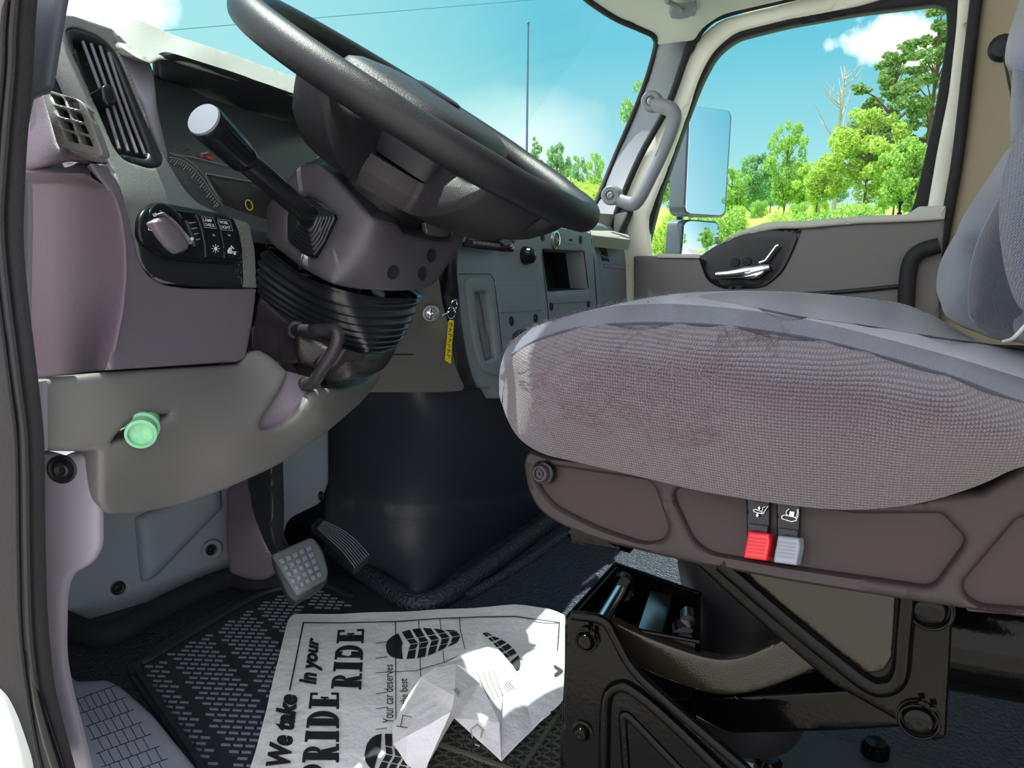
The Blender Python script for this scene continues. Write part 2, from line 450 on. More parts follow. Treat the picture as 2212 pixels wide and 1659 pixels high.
def tube(name, pts, rad, m, parent=None, seg=12, closed=False, sm=0, squash=None, upv=None, **kw):
    if sm:
        if not np.isscalar(rad): rad = np.interp(np.linspace(0, len(rad)-1, (len(pts)-1)*sm+1), range(len(rad)), rad)
        pts = smoothloop(pts, sm, closed)
    V, Fs = tubemesh(pts, rad, seg, closed, squash=squash, upv=upv); return obj(name, V, Fs, m, parent, **kw)
def lathemesh(prof, o, n, seg=24, x=None):
    """prof: (radius, height along n)"""
    n = unit(n); x = unit(np.cross(n, (0, 0, 1)) if abs(n[2]) < .9 else np.cross(n, (1, 0, 0))) if x is None else x; y = np.cross(n, x); V = []; Fs = []
    for (r_, h) in prof:
        for j in range(seg):
            a = 2*math.pi*j/seg; V.append(o+n*h+(x*math.cos(a)+y*math.sin(a))*r_)
    for i in range(len(prof)-1):
        for j in range(seg): Fs.append((i*seg+j, i*seg+(j+1) % seg, (i+1)*seg+(j+1) % seg, (i+1)*seg+j))
    Fs.append(tuple(range(seg))[::-1]); Fs.append(tuple((len(prof)-1)*seg+j for j in range(seg)))
    return V, Fs
def lathe(name, prof, o, n, m, parent=None, seg=24, **kw):
    V, Fs = lathemesh(prof, np.array(o), n, seg); return obj(name, V, Fs, m, parent, **kw)
def merge(parts):
    V = []; Fs = []
    for v, f in parts:
        k = len(V); V += [np.array(x) for x in v]; Fs += [tuple(i+k for i in q) for q in f]
    return V, Fs
def boxm(c, x, y, z, sx, sy, sz, bev=.15):
    """box with chamfered edges; x,y,z unit axes, half sizes"""
    c = np.array(c, float); b = min(sx, sy, sz)*bev; V = []; 
    bm = bmesh.new(); bmesh.ops.create_cube(bm, size=2)
    for v in bm.verts: v.co = Vector((v.co.x*sx, v.co.y*sy, v.co.z*sz))
    if bev: bmesh.ops.bevel(bm, geom=bm.edges[:], offset=b, segments=2, affect='EDGES', profile=.5)
    bm.verts.index_update()
    V = [c+x*v.co.x+y*v.co.y+z*v.co.z for v in bm.verts]; Fs = [tuple(v.index for v in f.verts) for f in bm.faces]; bm.free()
    return V, Fs
EX, EY, EZ = np.eye(3)
def box(name, lo, hi, m, parent=None, bev=.1, **kw):
    lo = np.array(lo, float); hi = np.array(hi, float)
    V, Fs = boxm((lo+hi)/2, EX, EY, EZ, *((hi-lo)/2), bev=bev); return obj(name, V, Fs, m, parent, **kw)
def screw(surf, px, py, r_, parent, m='plastic_black', name='screw', rec=True):
    o, x, y, n = surf.frame(px, py)
    prof = [(r_*1.0, -.002), (r_*1.0, .0006), (r_*.85, .0012), (r_*.72, .0002), (r_*.6, .0002), (r_*.5, .0022), (r_*.3, .0026), (r_*.22, .0010), (.0001, .0008)]
    return lathe(name, prof, o, n, m, parent, 20)
def flat(name, polys, surf, m, parent, off=-.0006, th=.0006, step=30, **kw):
    """several marks on a surface as one thin mesh"""
    V = []; Fs = []
    for pl in polys:
        pl = np.array(pl, float); q = surf.pts(pl, off); k = len(V); n = len(q); b = surf.pts(pl, off+th)
        V += list(q)+list(b); Fs.append(tuple(range(k, k+n))); Fs.append(tuple(range(k+2*n-1, k+n-1, -1)))
        for i in range(n): Fs.append((k+i, k+(i+1) % n, k+n+(i+1) % n, k+n+i))
    return obj(name, V, Fs, m, parent, **kw)
def stroke(pts, w, closed=False):
    """list of quads along a polyline in picture units"""
    out = []; pts = [np.array(p[:2], float) for p in pts]; n = len(pts)
    for i in range(n if closed else n-1):
        a, b = pts[i], pts[(i+1) % n]; t = b-a; l_ = np.linalg.norm(t)
        if l_ < 1e-6: continue
        t /= l_; nn = np.array([-t[1], t[0]])*w/2; e_ = t*w*.25; out.append([a-nn-e_, b-nn+e_, b+nn+e_, a+nn-e_])
    return out

def textpolys(s, bold=0.0, shear=0.0):
    cu = bpy.data.curves.new('lettering', 'FONT'); cu.body = s; cu.offset = bold; cu.shear = shear; cu.resolution_u = 3
    o = bpy.data.objects.new('lettering', cu); COL.objects.link(o); dg = bpy.context.evaluated_depsgraph_get(); dg.update()
    me = bpy.data.meshes.new_from_object(o.evaluated_get(dg)); V = np.array([v.co[:2] for v in me.vertices]); Fs = [tuple(p.vertices) for p in me.polygons]
    bpy.data.objects.remove(o); bpy.data.curves.remove(cu); bpy.data.meshes.remove(me)
    lo = V.min(0); hi = V.max(0); return (V-lo)/(hi-lo), Fs
def quadmap(uv, bl, br, tr, tl):
    uv = np.array(uv); u_ = uv[:, :1]; v_ = uv[:, 1:2]; bl, br, tr, tl = map(np.array, (bl, br, tr, tl))
    return (1-u_)*(1-v_)*bl+u_*(1-v_)*br+u_*v_*tr+(1-u_)*v_*tl
def textobj(name, s, quad, surf, m, parent, bold=0, shear=0, off=-.0007, **kw):
    uv, Fs = textpolys(s, bold, shear); q = quadmap(uv, *quad); return obj(name, surf.pts(q, off), Fs, m, parent, **kw)

# ================================================================ CAB SHELL
XD, XP = .33, 2.25          # driver's door plane, passenger door plane
def st(name, lo, hi, m, **kw): return box(name, lo, hi, m, kind='structure', **kw)
st('floor', (.33, -.75, -.04), (2.30, 1.40, 0), 'floor_vinyl', bev=0)
st('ceiling', (.30, -.75, 1.62), (2.32, .62, 1.66), 'headliner', bev=0)
st('wall_back', (.30, -.79, -.04), (2.32, -.75, .95), 'beige_panel', bev=0)
st('wall_back_header', (.30, -.79, 1.5), (2.32, -.75, 1.66), 'beige_panel', bev=0)
for i_, (a_, b_) in enumerate(((.30, .42), (1.26, 1.36), (2.20, 2.32))): st('wall_back_post_%s' % 'abc'[i_], (a_, -.79, .95), (b_, -.75, 1.5), 'beige_panel', bev=0)
st('window_added_a', (.42, -.775, .95), (1.26, -.77, 1.5), 'side_glass', bev=0); st('window_added_b', (1.36, -.775, .95), (2.20, -.77, 1.5), 'side_glass', bev=0)  # unseen rear windows, added to let more light into the cab
st('wall_front', (.33, 1.40, -.04), (2.30, 1.44, .72), 'carpet', bev=0)
st('wall_passenger', (2.30, .95, -.04), (2.34, 1.44, .72), 'door_grey', bev=0)

# ---- windscreen glass leaning back, from cowl to header
V = [(.36, 1.39, .76), (2.24, 1.39, .76), (2.24, .62, 1.62), (.36, .62, 1.62)]
V += [(x, y+.004, z+.004) for x, y, z in V]
g = obj('window_1', V, [(0, 1, 2, 3), (7, 6, 5, 4), (0, 4, 5, 1), (1, 5, 6, 2), (2, 6, 7, 3), (3, 7, 4, 0)], 'windscreen_glass', kind='structure')
# cowl / dash roof out to the glass
st('wall_driver', (.29, .86, -.04), (.33, 1.44, .90), 'plastic_grey', bev=0)
st('trim_1', (.34, .82, .69), (2.26, 1.42, .76), 'plastic_hood', bev=.1)

# ---- passenger door: window frame with its opening, glass, panels
GO = [(1393, 552, 6), (1404, 500, 10), (1425, 420, 20), (1470, 290, 30), (1512, 180, 30), (1545, 118, 30), (1590, 84, 20), (1700, 56, 30), (1860, 28, 30), (2020, 9, 10), (2045, 18, 10), (2047, 70, 20), (2020, 240, 30), (1975, 440, 20), (1960, 470, 20), (1700, 500, 10), (1600, 545, 10), (1540, 556, 5)]
D0 = Surf([ax(1400, 550, 2.24), ax(1560, 90, 2.22), ax(2040, 20, 2.22), ax(2040, 500, 2.24)])
DO_ = [(1335, 700), (1380, 470, 10), (1405, 410, 30), (1455, 285, 30), (1500, 150, 30), (1530, 98, 30), (1580, 60, 20), (1690, 32, 20), (1860, 2, 30), (1990, -40, 10), (2085, -45, 10), (2078, 60, 20), (2060, 200, 20), (2035, 330, 20), (2010, 470, 10), (2000, 720)]
doorp = thing('passenger_door', 'far passenger side door with grey armrest panel and large clear window', 'door', (2.25, .3, 0))
panel('window_seal', DO_, D0, 'seal_rubber', doorp, thick=.03, holes=[GO], er=.012, step=30, label='black rubber window surround')
panel('glass', [(1385, 560), (1400, 480), (1505, 170), (1580, 78), (2050, 0), (2055, 60), (1970, 480)], D0.shift(.02), 'side_glass', doorp, thick=.004, step=60)
# cream painted door frame outside the rubber
FO = [(1300, 560), (1330, 460, 10), (1380, 345, 20), (1440, 235, 20), (1480, 130, 30), (1512, 75, 30), (1560, 40, 20), (1700, 5, 20), (1800, -20, 10), (1900, -70), (2118, -70), (2100, 0, 10), (2085, 200, 20), (2045, 455, 10), (2035, 720), (1300, 720)]
FI = [(1402, 552), (1398, 470, 10), (1418, 418, 30), (1466, 290, 30), (1510, 160, 30), (1540, 106, 30), (1588, 68, 20), (1700, 40, 20), (1862, 10, 30), (1990, -30, 10), (2072, -35, 10), (2066, 60, 20), (2050, 200, 20), (2024, 330, 20), (2000, 470, 10), (1990, 552)]
panel('door_frame', FO, D0.shift(-.012), 'cream_trim', doorp, thick=.02, holes=[FI], er=.01, step=30, label='cream painted metal door frame')
# lower trim
DL = Surf([ax(1370, 560, 2.20), ax(2040, 470, 2.18), ax(1370, 760, 2.16), ax(2040, 760, 2.15)])
panel('door_panel', [(1368, 553, 3), (1392, 552, 4), (1508, 557, 4), (1545, 530, 20), (1600, 503, 20), (1680, 492, 20), (1735, 492, 4), (1850, 482, 10), (2020, 475, 6), (2044, 447, 4), (2034, 560, 6), (2022, 800), (1368, 800)], DL, 'door_grey', doorp, thick=.04, er=.006, step=24, off=0)
panel('sill_cap', [(1545, 533, 8), (1590, 500, 20), (1660, 478, 20), (1735, 477, 10), (1860, 466, 10), (1960, 462, 10), (1985, 445, 6), (2044, 444, 4), (2040, 474, 3), (1985, 478, 4), (1850, 483, 10), (1735, 493, 10), (1680, 494, 10), (1600, 508, 20)], DL.shift(-.012), 'door_grey_lit', doorp, thick=.05, er=.006, step=14)  # pale tone stands for sunlight on the sill top
panel('sill_cap', [(1420, 548), (1512, 549), (1512, 558), (1418, 557)], DL.shift(-.008), 'door_grey_lit', doorp, thick=.04, er=.002, step=14)
panel('handle_recess', [(1508, 556, 4), (1545, 530, 20), (1600, 505, 20), (1660, 495, 20), (1732, 494, 4), (1712, 545, 10), (1690, 590, 20), (1650, 622, 20), (1560, 625, 20), (1525, 605, 15)], DL.shift(-.006), 'plastic_gloss', doorp, thick=.012, er=.004, step=14)
hs = DL.shift(-.03)
tube('door_latch', [hs(1546, 594), hs(1580, 592), hs(1615, 587), hs(1662, 577)], [.008, .012, .016, .008], 'chrome', doorp, sm=4, squash=.7, label='shiny chrome door pull')
tube('door_latch', [hs(1610, 598), hs(1635, 594), hs(1650, 586)], [.006, .009, .005], 'chrome', doorp, sm=4)
tube('lock_rod', [hs(1640, 568), hs(1654, 563), hs(1677, 532), hs(1682, 530)], .0045, 'chrome', doorp, seg=8)
for px, py in ((1587, 566), (1613, 564)): screw(DL.shift(-.012), px, py, .012, doorp, 'plastic_black')
tube('door_groove', [DL(1650, 640, -.004), DL(1800, 632, -.004), DL(1950, 618, -.004)], .006, 'plastic_black', doorp, sm=4, seg=8)
tube('door_seal_loop', [DL(2030, 530, -.02), DL(1985, 545, -.02), DL(1965, 575, -.02), DL(1958, 640, -.02), DL(1955, 740, -.02)], .02, 'seal_rubber', doorp, sm=6)
lathe('lock_pin', [(.006, 0), (.006, .01), (.003, .012), (.003, .03), (.006, .034), (.006, .038), (.001, .04)], D0(1942, 468, -.02), EZ, 'plastic_black', doorp, 12)

# ---- passenger front pillar, header, rear pillar
PI = Surf([ax(1330, 480, 2.19), ax(1450, 90, 2.17), ax(1500, 100, 2.21), ax(1400, 420, 2.235), (1290, 440, on(1330, 440, 0, 2.19)+.12), (1410, 110, on(1440, 110, 0, 2.17)+.1)])
panel('wall_pillar_passenger', [(1262, 520), (1285, 440, 5), (1330, 330, 20), (1385, 200, 20), (1412, 110, 20), (1418, 75, 10), (1440, 40), (1560, 20), (1512, 72, 20), (1480, 130, 20), (1440, 235, 20), (1385, 345, 20), (1345, 450, 10), (1325, 520)], PI, 'pillar_grey', kind='structure', thick=.05, er=.01, step=20)
panel('trim_2', [(1525, 40, 10), (1512, 80, 20), (1470, 190, 20), (1400, 345, 20), (1352, 470, 10), (1328, 520), (1300, 520), (1326, 460, 10), (1378, 340, 20), (1440, 215, 20), (1478, 110, 20), (1500, 60, 20)], PI.shift(-.012), 'seal_rubber', kind='structure', thick=.02, er=.008, step=14)
HL = Surf([ax(1500, 95, 2.16), (1270, -10, 1.9), (1500, -40, 1.75), (1800, -60, 1.7), (1420, 70, 2.05), ax(1700, 10, 2.16)])
panel('ceiling_header', [(1268, -60), (1272, 0, 10), (1330, 38, 20), (1385, 62, 15), (1414, 75, 12), (1418, 100, 8), (1500, 90, 10), (1515, 65, 30), (1560, 34, 20), (1700, 2, 20), (1800, -30), (1800, -120), (1268, -120)], HL, 'headliner', kind='structure', thick=.03, er=.006, step=16)
tube('trim_3', [HL(1240, -30, .0), HL(1272, 2, -.004), HL(1330, 40, -.004), HL(1385, 64, -.004), HL(1413, 80, -.004), PI(1414, 112), PI(1385, 205), PI(1330, 335), PI(1287, 440)], .008, 'seal_rubber', sm=5, kind='structure')
tube('trim_4', [D0(1300, 560, -.02), D0(1335, 452, -.025), D0(1383, 338, -.025), D0(1443, 228, -.025), D0(1483, 120, -.025), D0(1514, 66, -.025), D0(1562, 32, -.025), D0(1700, -3, -.025), D0(1830, -34, -.025)], .010, 'seal_rubber', sm=5, kind='structure')
vis = thing('sun_visor', 'grey sun visor folded up against the headliner above the front pillar', 'sun visor', HL(1480, -10, -.05))
panel('visor_board', [(1425, -60), (1560, -60), (1570, -6, 8), (1520, 4, 8), (1440, -6, 8)], HL.shift(-.09), 'headliner', vis, thick=.015, er=.005, step=14)
tube('visor_arm', [HL(1440, 2, -.07), HL(1463, 14, -.05), HL(1473, 24, -.02)], .006, 'pillar_grey', vis, sm=3)
panel('visor_clip', [(1443, 28, 4), (1450, 18, 4), (1478, 20, 4), (1502, 14, 4), (1503, 36, 4), (1470, 44, 6), (1448, 42, 6)], HL.shift(-.03), 'pillar_grey', vis, thick=.025, er=.004, step=8)
BP = Surf([ax(2100, 200, 2.19), ax(2060, 600, 2.19), ax(2212, 200, 2.10), ax(2212, 600, 2.10)])
panel('wall_rear_pillar', [(2098, -60), (2215, -60), (2330, 0), (2300, 760), (1990, 760), (2030, 560), (2058, 400), (2078, 200)], BP, 'beige_panel', kind='structure', thick=.05, er=.01, step=40)
tube('trim_5', [BP(2112, -30, -.015), BP(2093, 130, -.015), BP(2070, 330, -.015), BP(2048, 460, -.015), BP(2020, 620, -.015), BP(2005, 740, -.015)], [.013]*6, 'seal_rubber', sm=4, kind='structure')
bh = thing('belt_anchor', 'black seat belt anchor on the beige rear pillar', 'belt anchor', BP(2160, 105))
lathe('cover', [(.03, 0), (.03, .01), (.022, .02), (.001, .022)], BP(2166, 105), -EX, 'plastic_black', bh, 16)
tube('belt', [BP(2165, 105, -.02), BP(2174, 150, -.02), BP(2190, 230, -.02)], .012, 'plastic_black', bh, sm=3, squash=.2)

gh = thing('grab_handle', 'grey grab handle bolted to the front pillar beside the passenger window', 'handle', PI(1330, 440, -.02))
hb = Surf([ax(1405, 215, 2.09), ax(1320, 424, 2.09), ax(1456, 262, 2.10)])
tube('grip', [hb(1402, 222, .01), hb(1425, 228, -.01), hb(1450, 238, -.02), hb(1456, 262, -.02), hb(1436, 320, -.02), hb(1405, 385, -.02), hb(1378, 432, -.02), hb(1360, 440, -.01), hb(1318, 424, .01)], [.016, .02, .021, .02, .018, .018, .02, .02, .016], 'handle_grey', gh, sm=6, seg=14, squash=.75)
for px, py in ((1407, 219), (1320, 422)):
    o, x, y, n = hb.frame(px, py)
    pad = lathe('mount_pad', [(.028, -.03), (.028, .006), (.024, .012), (.014, .012), (.013, .006), (.001, .006)], o, n, 'handle_grey', gh, 20)
    lathe('bolt', [(.010, .0), (.010, .010), (.006, .012), (.005, .008), (.001, .008)], o, n, 'steel', pad, 12)
    
# ---- driver's door opening at the left edge: jamb trim, rubber seal, painted sill
J1 = Surf([ax(60, 100, .36), ax(60, 400, .36), ax(130, 0, .37), ax(60, 1000, .35), ax(120, 1600, .35)])
panel('wall_pillar_driver', [(20, -60), (152, -60), (136, 0, 5), (118, 110, 10), (105, 190, 10), (92, 192, 6), (62, 205, 12), (45, 300, 10), (30, 420), (20, 420)], J1, 'jamb_trim', kind='structure', thick=np.array([.012, .025, 0]), er=.006, step=20)
panel('trim_6', [(20, 380, 6), (62, 392, 15), (64, 480, 10), (60, 700, 20), (68, 815, 10), (72, 1000, 10), (50, 1000), (20, 560)], J1.shift(.004), 'plastic_light', kind='structure', thick=np.array([.010, .022, 0]), er=.004, step=20)
J2 = Surf([ax(0, 100, .316), ax(50, 800, .316), ax(-40, 400, .316), ax(80, 1500, .316), ax(0, 1500, .306)])
SE = [(-80, -60), (52, -60), (43, 40, 30), (40, 150, 60), (24, 330, 60), (17, 520, 60), (30, 650, 60), (52, 820, 60), (68, 960, 60), (70, 1150, 60), (76, 1340, 60), (92, 1500, 60), (118, 1600, 40), (150, 1720), (-80, 1720)]
panel('trim_7', SE, J2, 'seal_rubber', kind='structure', thick=np.array([.012, .028, 0]), er=.012, step=26)
for k, (dx, rr) in enumerate(((-12, .0028), (-34, .0022))):
    pts = [J2(52+dx, -50, -.001), J2(42+dx, 60, -.001), J2(39+dx, 150, -.001), J2(24+dx, 330, -.001), J2(17+dx, 520, -.001), J2(52+dx, 820, -.001), J2(68+dx, 960, -.001), J2(72+dx, 1200, -.001), J2(80+dx, 1400, -.001), J2(110+dx, 1600, -.001), J2(135+dx, 1700, -.001)]
    tube('trim_%d' % (8+k), pts, rr, 'seal_rubber', kind='structure', sm=4, seg=8)
J3 = Surf([ax(0, 1500, .300), ax(0, 1650, .300), ax(60, 1650, .302)])
panel('trim_10', [(-90, 1430), (-10, 1500, 30), (12, 1560, 30), (38, 1660, 20), (45, 1720), (-90, 1720)], J3, 'white_paint', kind='structure', thick=.02, er=.006, step=20)
tube('trim_11', [J2(66, 1440, -.001), J2(84, 1520, -.003), J2(106, 1600, -.003), J2(135, 1690, -.003)], [.001, .004, .005, .005], 'plastic_gloss', kind='structure', sm=4)
panel('trim_12', [(-120, -60), (20, -60), (0, 20, 10), (-20, 160), (-120, 160)], J2.shift(-.006), 'plastic_mauve', kind='structure', thick=np.array([.008, .018, 0]), er=.005, step=20)
# shell around the open doorway that the photo does not show: rear post and roof rail of the driver's side
st('wall_driver_post', (.29, -.79, -.04), (.33, -.55, 1.66), 'cream_trim', bev=0)
st('wall_driver_rail', (.29, -.60, 1.58), (.34, .60, 1.66), 'cream_trim', bev=0)
st('wall_passenger_low', (2.27, -.79, -.04), (2.31, 1.0, .56), 'door_grey', bev=0)
st('wall_passenger_rear', (2.28, -.79, .5), (2.32, -.12, 1.66), 'cream_trim', bev=0)
st('wall_passenger_rail', (2.27, -.75, 1.31), (2.32, .66, 1.66), 'cream_trim', bev=0)

# ---- footwell: kick trim, firewall liner, engine cover
KT = Surf([ax(75, 1000, .352), ay(212, 1000, .605), ax(100, 1400, .352), ay(215, 1180, .605), ax(150, 1655, .355)])
st('added_step_board', (-.34, -.60, -.42), (.28, .80, -.36), 'metal_grey', bev=.1)  # unseen board, added to darken reflections in the seat plates
st('cab_sill', (.28, -.79, -.45), (.33, 1.0, -.04), 'white_paint', bev=0)
kt = panel('trim_13', [(72, 985, 4), (212, 979, 4), (215, 1060, 20), (216, 1185, 30), (196, 1222, 30), (150, 1246, 20), (138, 1290, 25), (136, 1420, 30), (150, 1500, 40), (172, 1580, 40), (205, 1720), (140, 1720), (118, 1600, 30), (92, 1500, 30), (76, 1340, 20), (68, 1100)], KT, 'plastic_light', kind='structure', thick=np.array([.006, .012, 0]), er=.006, step=18)
FWs = Surf([az(150, 1350, .0), az(490, 1240, .0), az(350, 1290, .0), ay(150, 1100, 1.30), ay(480, 1000, 1.22), ay(300, 1100, 1.28)])
panel('wall_kick', [(60, 1100), (60, 1322), (138, 1335, 4), (232, 1357, 5), (330, 1306, 10), (412, 1268, 3), (490, 1238, 4), (540, 1240), (700, 900), (400, 940), (60, 960)], FWs, 'plastic_kick', kind='structure', thick=.02, er=.005, step=26)
panel('wall_kick_rib', [(300, 1120), (480, 1040, 20), (486, 1100, 10), (340, 1250, 10), (312, 1262, 8), (306, 1200, 10)], FWs.shift(-.02), 'plastic_kick', kind='structure', thick=.02, er=.018, step=14)
fs = thing('plug', 'black fixing plug low on the grey kick panel, left of the other one', 'plug', FWs(258, 1270, -.005))
screw(FWs, 258, 1272, .022, fs, 'plastic_kick', 'washer'); screw(FWs.shift(-.003), 255, 1270, .013, fs, 'plastic_black', 'plug_head')
fs = thing('plug', 'black fixing plug on the grey kick panel beside the brake pedal', 'plug', FWs(458, 1188, -.02))
screw(FWs.shift(-.012), 458, 1188, .020, fs, 'plastic_kick', 'washer'); screw(FWs.shift(-.016), 456, 1188, .011, fs, 'plastic_black', 'plug_head')
fs = thing('trim_screw', 'black push screw holding the mauve grey door side trim under the dashboard', 'screw', KT(134, 1014, -.003))
screw(KT, 134, 1014, .0125, fs, 'plastic_black', 'washer'); o, x, y, n = KT.frame(137, 1014)
lathe('screw_head', [(.006, .0), (.006, .004), (.004, .005), (.002, .003), (.0005, .003)], o, n, 'worn_steel', fs, 14)

DG = Surf([ay(905, 1280, .80), ay(905, 870, .78), ay(985, 1270, .80), ay(1180, 1100, .79), ay(1180, 860, .78), ax(720, 1200, 1.13), ax(720, 900, 1.13), ax(830, 1260, 1.125), ax(830, 900, 1.125)])
def dgfn(q, dd):
    # step line across the cover with a slightly prouder lower half
    y = 1080+8*np.sin((q[:, 0]-700)/60)+ (q[:, 0] > 850)*np.clip((q[:, 0]-850)/4, 0, 12)*0
    return np.where(q[:, 1] > 1103-np.abs(q[:, 0]-890)*.12, .006, 0.0)
panel('wall_engine_cover', [(700, 800), (1180, 800), (1250, 1090), (1180, 1118, 8), (1080, 1190, 10), (985, 1272, 30), (940, 1288, 30), (890, 1292, 40), (850, 1280, 30), (780, 1225, 20), (700, 1170, 10)], DG, 'doghouse', kind='structure', thick=.05, er=.01, step=12, dfn=dgfn)
box('wall_engine_side', (1.27, .92, -.0), (2.28, 1.38, .70), 'doghouse', kind='structure')
# carpet beyond the mat and the folded floor edge along the cover
tube('baseboard_cover', [P(*az(720, 1180, .02)), P(*az(790, 1238, .015)), P(*az(860, 1288, .012)), P(*az(900, 1305, .01)), P(*az(960, 1288, .012)), P(*az(1080, 1205, .012)), P(*az(1190, 1125, .012)), P(*az(1300, 1062, .012))], .022, 'floor_vinyl', kind='structure', sm=4, squash=1)
tube('baseboard_step', [P(*az(1010, 1290, .002)), P(*az(1120, 1225, .002)), P(*az(1215, 1160, .002)), P(*az(1320, 1095, .002))], .012, 'floor_vinyl', kind='structure', sm=4)
tube('baseboard_kick', [P(*az(138, 1345, .01)), P(*az(232, 1372, .012)), P(*az(350, 1312, .012)), P(*az(492, 1250, .012)), P(*az(560, 1262, .012)), P(*az(640, 1255, .012))], .022, 'carpet', kind='structure', sm=4)

# ================================================================ DASHBOARD
dash = thing('dashboard', 'long grey truck dashboard with instrument hood, vents and centre stack', 'dashboard', (.6, .75, .35))
FL = Surf([ay(270, 420, .625), ay(285, 640, .61), ay(240, 790, .60), ay(540, 480, .665), ay(550, 620, .655), ay(530, 780, .64), ay(165, 90, .69), ay(230, 60, .70), ay(340, 330, .665), ay(200, 250, .665)])
# speckled fascia with the big vent opening
VO = [(142, 62, 12), (165, 57, 12), (215, 75, 20), (250, 104, 20), (272, 150, 25), (322, 270, 30), (356, 338, 12), (350, 358, 14), (325, 364, 14), (268, 346, 20), (246, 318, 20), (192, 190, 40), (150, 100, 20)]
SWO = [(293, 500, 30), (297, 470, 12), (305, 448, 12), (322, 434, 12), (345, 432, 10), (430, 448, 20), (494, 459, 14), (510, 478, 20), (524, 515, 20), (530, 560, 10), (532, 624, 4), (520, 624, 4), (410, 619, 10), (358, 612, 20), (326, 596, 25), (304, 566, 25)]
panel('fascia', [(126, 30, 4), (160, 33, 5), (245, 62, 4), (249, 92, 6), (262, 118, 10), (300, 200, 20), (330, 290, 10), (372, 362, 8), (395, 402, 20), (430, 440, 20), (480, 462, 20), (540, 482, 10), (552, 540, 10), (556, 622, 3), (345, 612, 10), (306, 575, 20), (278, 500, 20), (250, 380, 20), (228, 330, 20), (180, 200, 20), (140, 110, 20)], FL, 'plastic_speckle', dash, thick=.02, holes=[VO], er=.0015, step=8, label='speckled grey fascia around the side vent')
panel('fascia_gap_shade', [(104, 90), (130, 90), (172, 205, 6), (160, 215), (60, 200)], FL.shift(.03), 'plastic_black', dash, thick=.01, step=16)  # dark sheet standing in for the shade in the gap

# vent
vb = panel('vent', VO, FL.shift(-.001), 'plastic_black', dash, thick=.015, holes=[[(160, 84, 6), (178, 84, 8), (232, 100, 14), (250, 128, 20), (325, 322, 10), (320, 342, 8), (244, 326, 10), (232, 306, 14), (172, 150, 30)]], er=.004, step=10, label='black side air vent with long vertical slats')
panel('vent_back', [(155, 80), (235, 96), (255, 130), (330, 320), (324, 346), (240, 330), (225, 300)], FL.shift(.026), 'deep_black', vb, thick=.004, step=20)
tops = [(178, 88), (196, 93), (215, 98), (233, 108)]; bots = [(258, 322), (277, 327), (296, 331), (313, 334)]
for i, (a, b) in enumerate(zip(tops, bots)):
    pts = []
    for t in np.linspace(0, 1, 9):
        x = a[0]+(b[0]-a[0])*t; y = a[1]+(b[1]-a[1])*t; pts.append(FL(x-4*math.sin(t*math.pi)*(i-1.5)*.5, y, .004))
    V, Fs = tubemesh(pts, .0016, 8); obj('vent_slat', V, Fs, 'plastic_grey', vb)  # grey tone stands for the lit edges of black slats
for t in (.22, .5, .78):
    a = np.array([171, 86]); b = np.array([248, 322]); c = np.array([240, 112]); d_ = np.array([322, 334])
    p0 = a+(b-a)*t; p1 = c+(d_-c)*t; tube('vent_bar', [FL(*p0, .012), FL(*p1, .012)], .0012, 'plastic_black', vb, seg=6)
panel('vent_slider', [(222, 186, 5), (232, 178, 5), (246, 184, 5), (256, 212, 5), (250, 226, 5), (236, 228, 5), (226, 212, 5)], FL.shift(-.006), 'plastic_gloss', vb, thick=.016, er=.003, step=6)

panel('dash_core', [(112, 50), (240, 66), (335, 330), (380, 420), (545, 500), (545, 765), (300, 780), (292, 560), (240, 380), (150, 190)], FL.shift(.05), 'deep_black', dash, thick=.01, step=40)
panel('gap_filler', [(150, 335), (236, 335), (258, 420), (230, 460), (190, 440), (150, 400)], FL.shift(.035), 'deep_black', dash, thick=.004, step=20)
# small square-cell grille on the left
SG = Surf([ay(130, 250, .62), ay(95, 200, .645), ay(190, 330, .60), ay(120, 320, .625)])
cells = []
for rI in range(4):
    for cI in range(2):
        x0 = 107+cI*31+rI*9.4; y0 = 201+rI*27+cI*7
        cells.append([(x0, y0, 4), (x0+25, y0+7, 4), (x0+34, y0+28, 4), (x0+9, y0+21, 4)])
sg = panel('speaker_grille', [(86, 187, 4), (100, 192, 4), (172, 214, 12), (186, 228, 10), (222, 332, 5), (215, 338, 4), (126, 318, 5), (120, 306, 8)], SG, 'plastic_olive', dash, thick=.008, holes=cells, er=.0015, step=8, r=3, label='small square cell side window vent')
panel('grille_back', [(95, 195), (176, 216), (218, 330), (128, 315)], SG.shift(.014), 'deep_black', sg, thick=.003, step=20)

# leather-grained end piece with ledge above the recess
LE = Surf([ay(60, 250, .70), ay(40, 340, .71), ay(120, 330, .64), ay(225, 345, .61), ay(85, 190, .68)])
panel('end_piece', [(62, 205, 12), (84, 188, 4), (124, 316, 6), (222, 338, 4), (232, 352, 4), (150, 345, 8), (30, 372, 4), (34, 320, 8), (48, 250, 10)], LE, 'plastic_leather', dash, thick=np.array([.01, .02, 0]), er=.003, step=14)
KS = Surf([ay(340, 640, .612), ay(545, 640, .652), ay(525, 770, .635), ay(266, 600, .598), ay(236, 780, .59), ay(240, 420, .606)])
KF = Surf([ay(262, 600, .600), ay(238, 780, .592), ay(235, 420, .608), ax(62, 600, .408), ax(70, 800, .410), ax(60, 400, .410)])
crease = [(212, 378), (240, 412), (258, 460), (268, 530), (269, 600), (262, 670), (248, 740), (233, 800)]
def ksd(q, dd):
    t = np.clip(1-np.abs(q[:, 1]-(374+.0004*(q[:, 0]-60)**2))/26, 0, 1); return .010*t*t*(3-2*t)
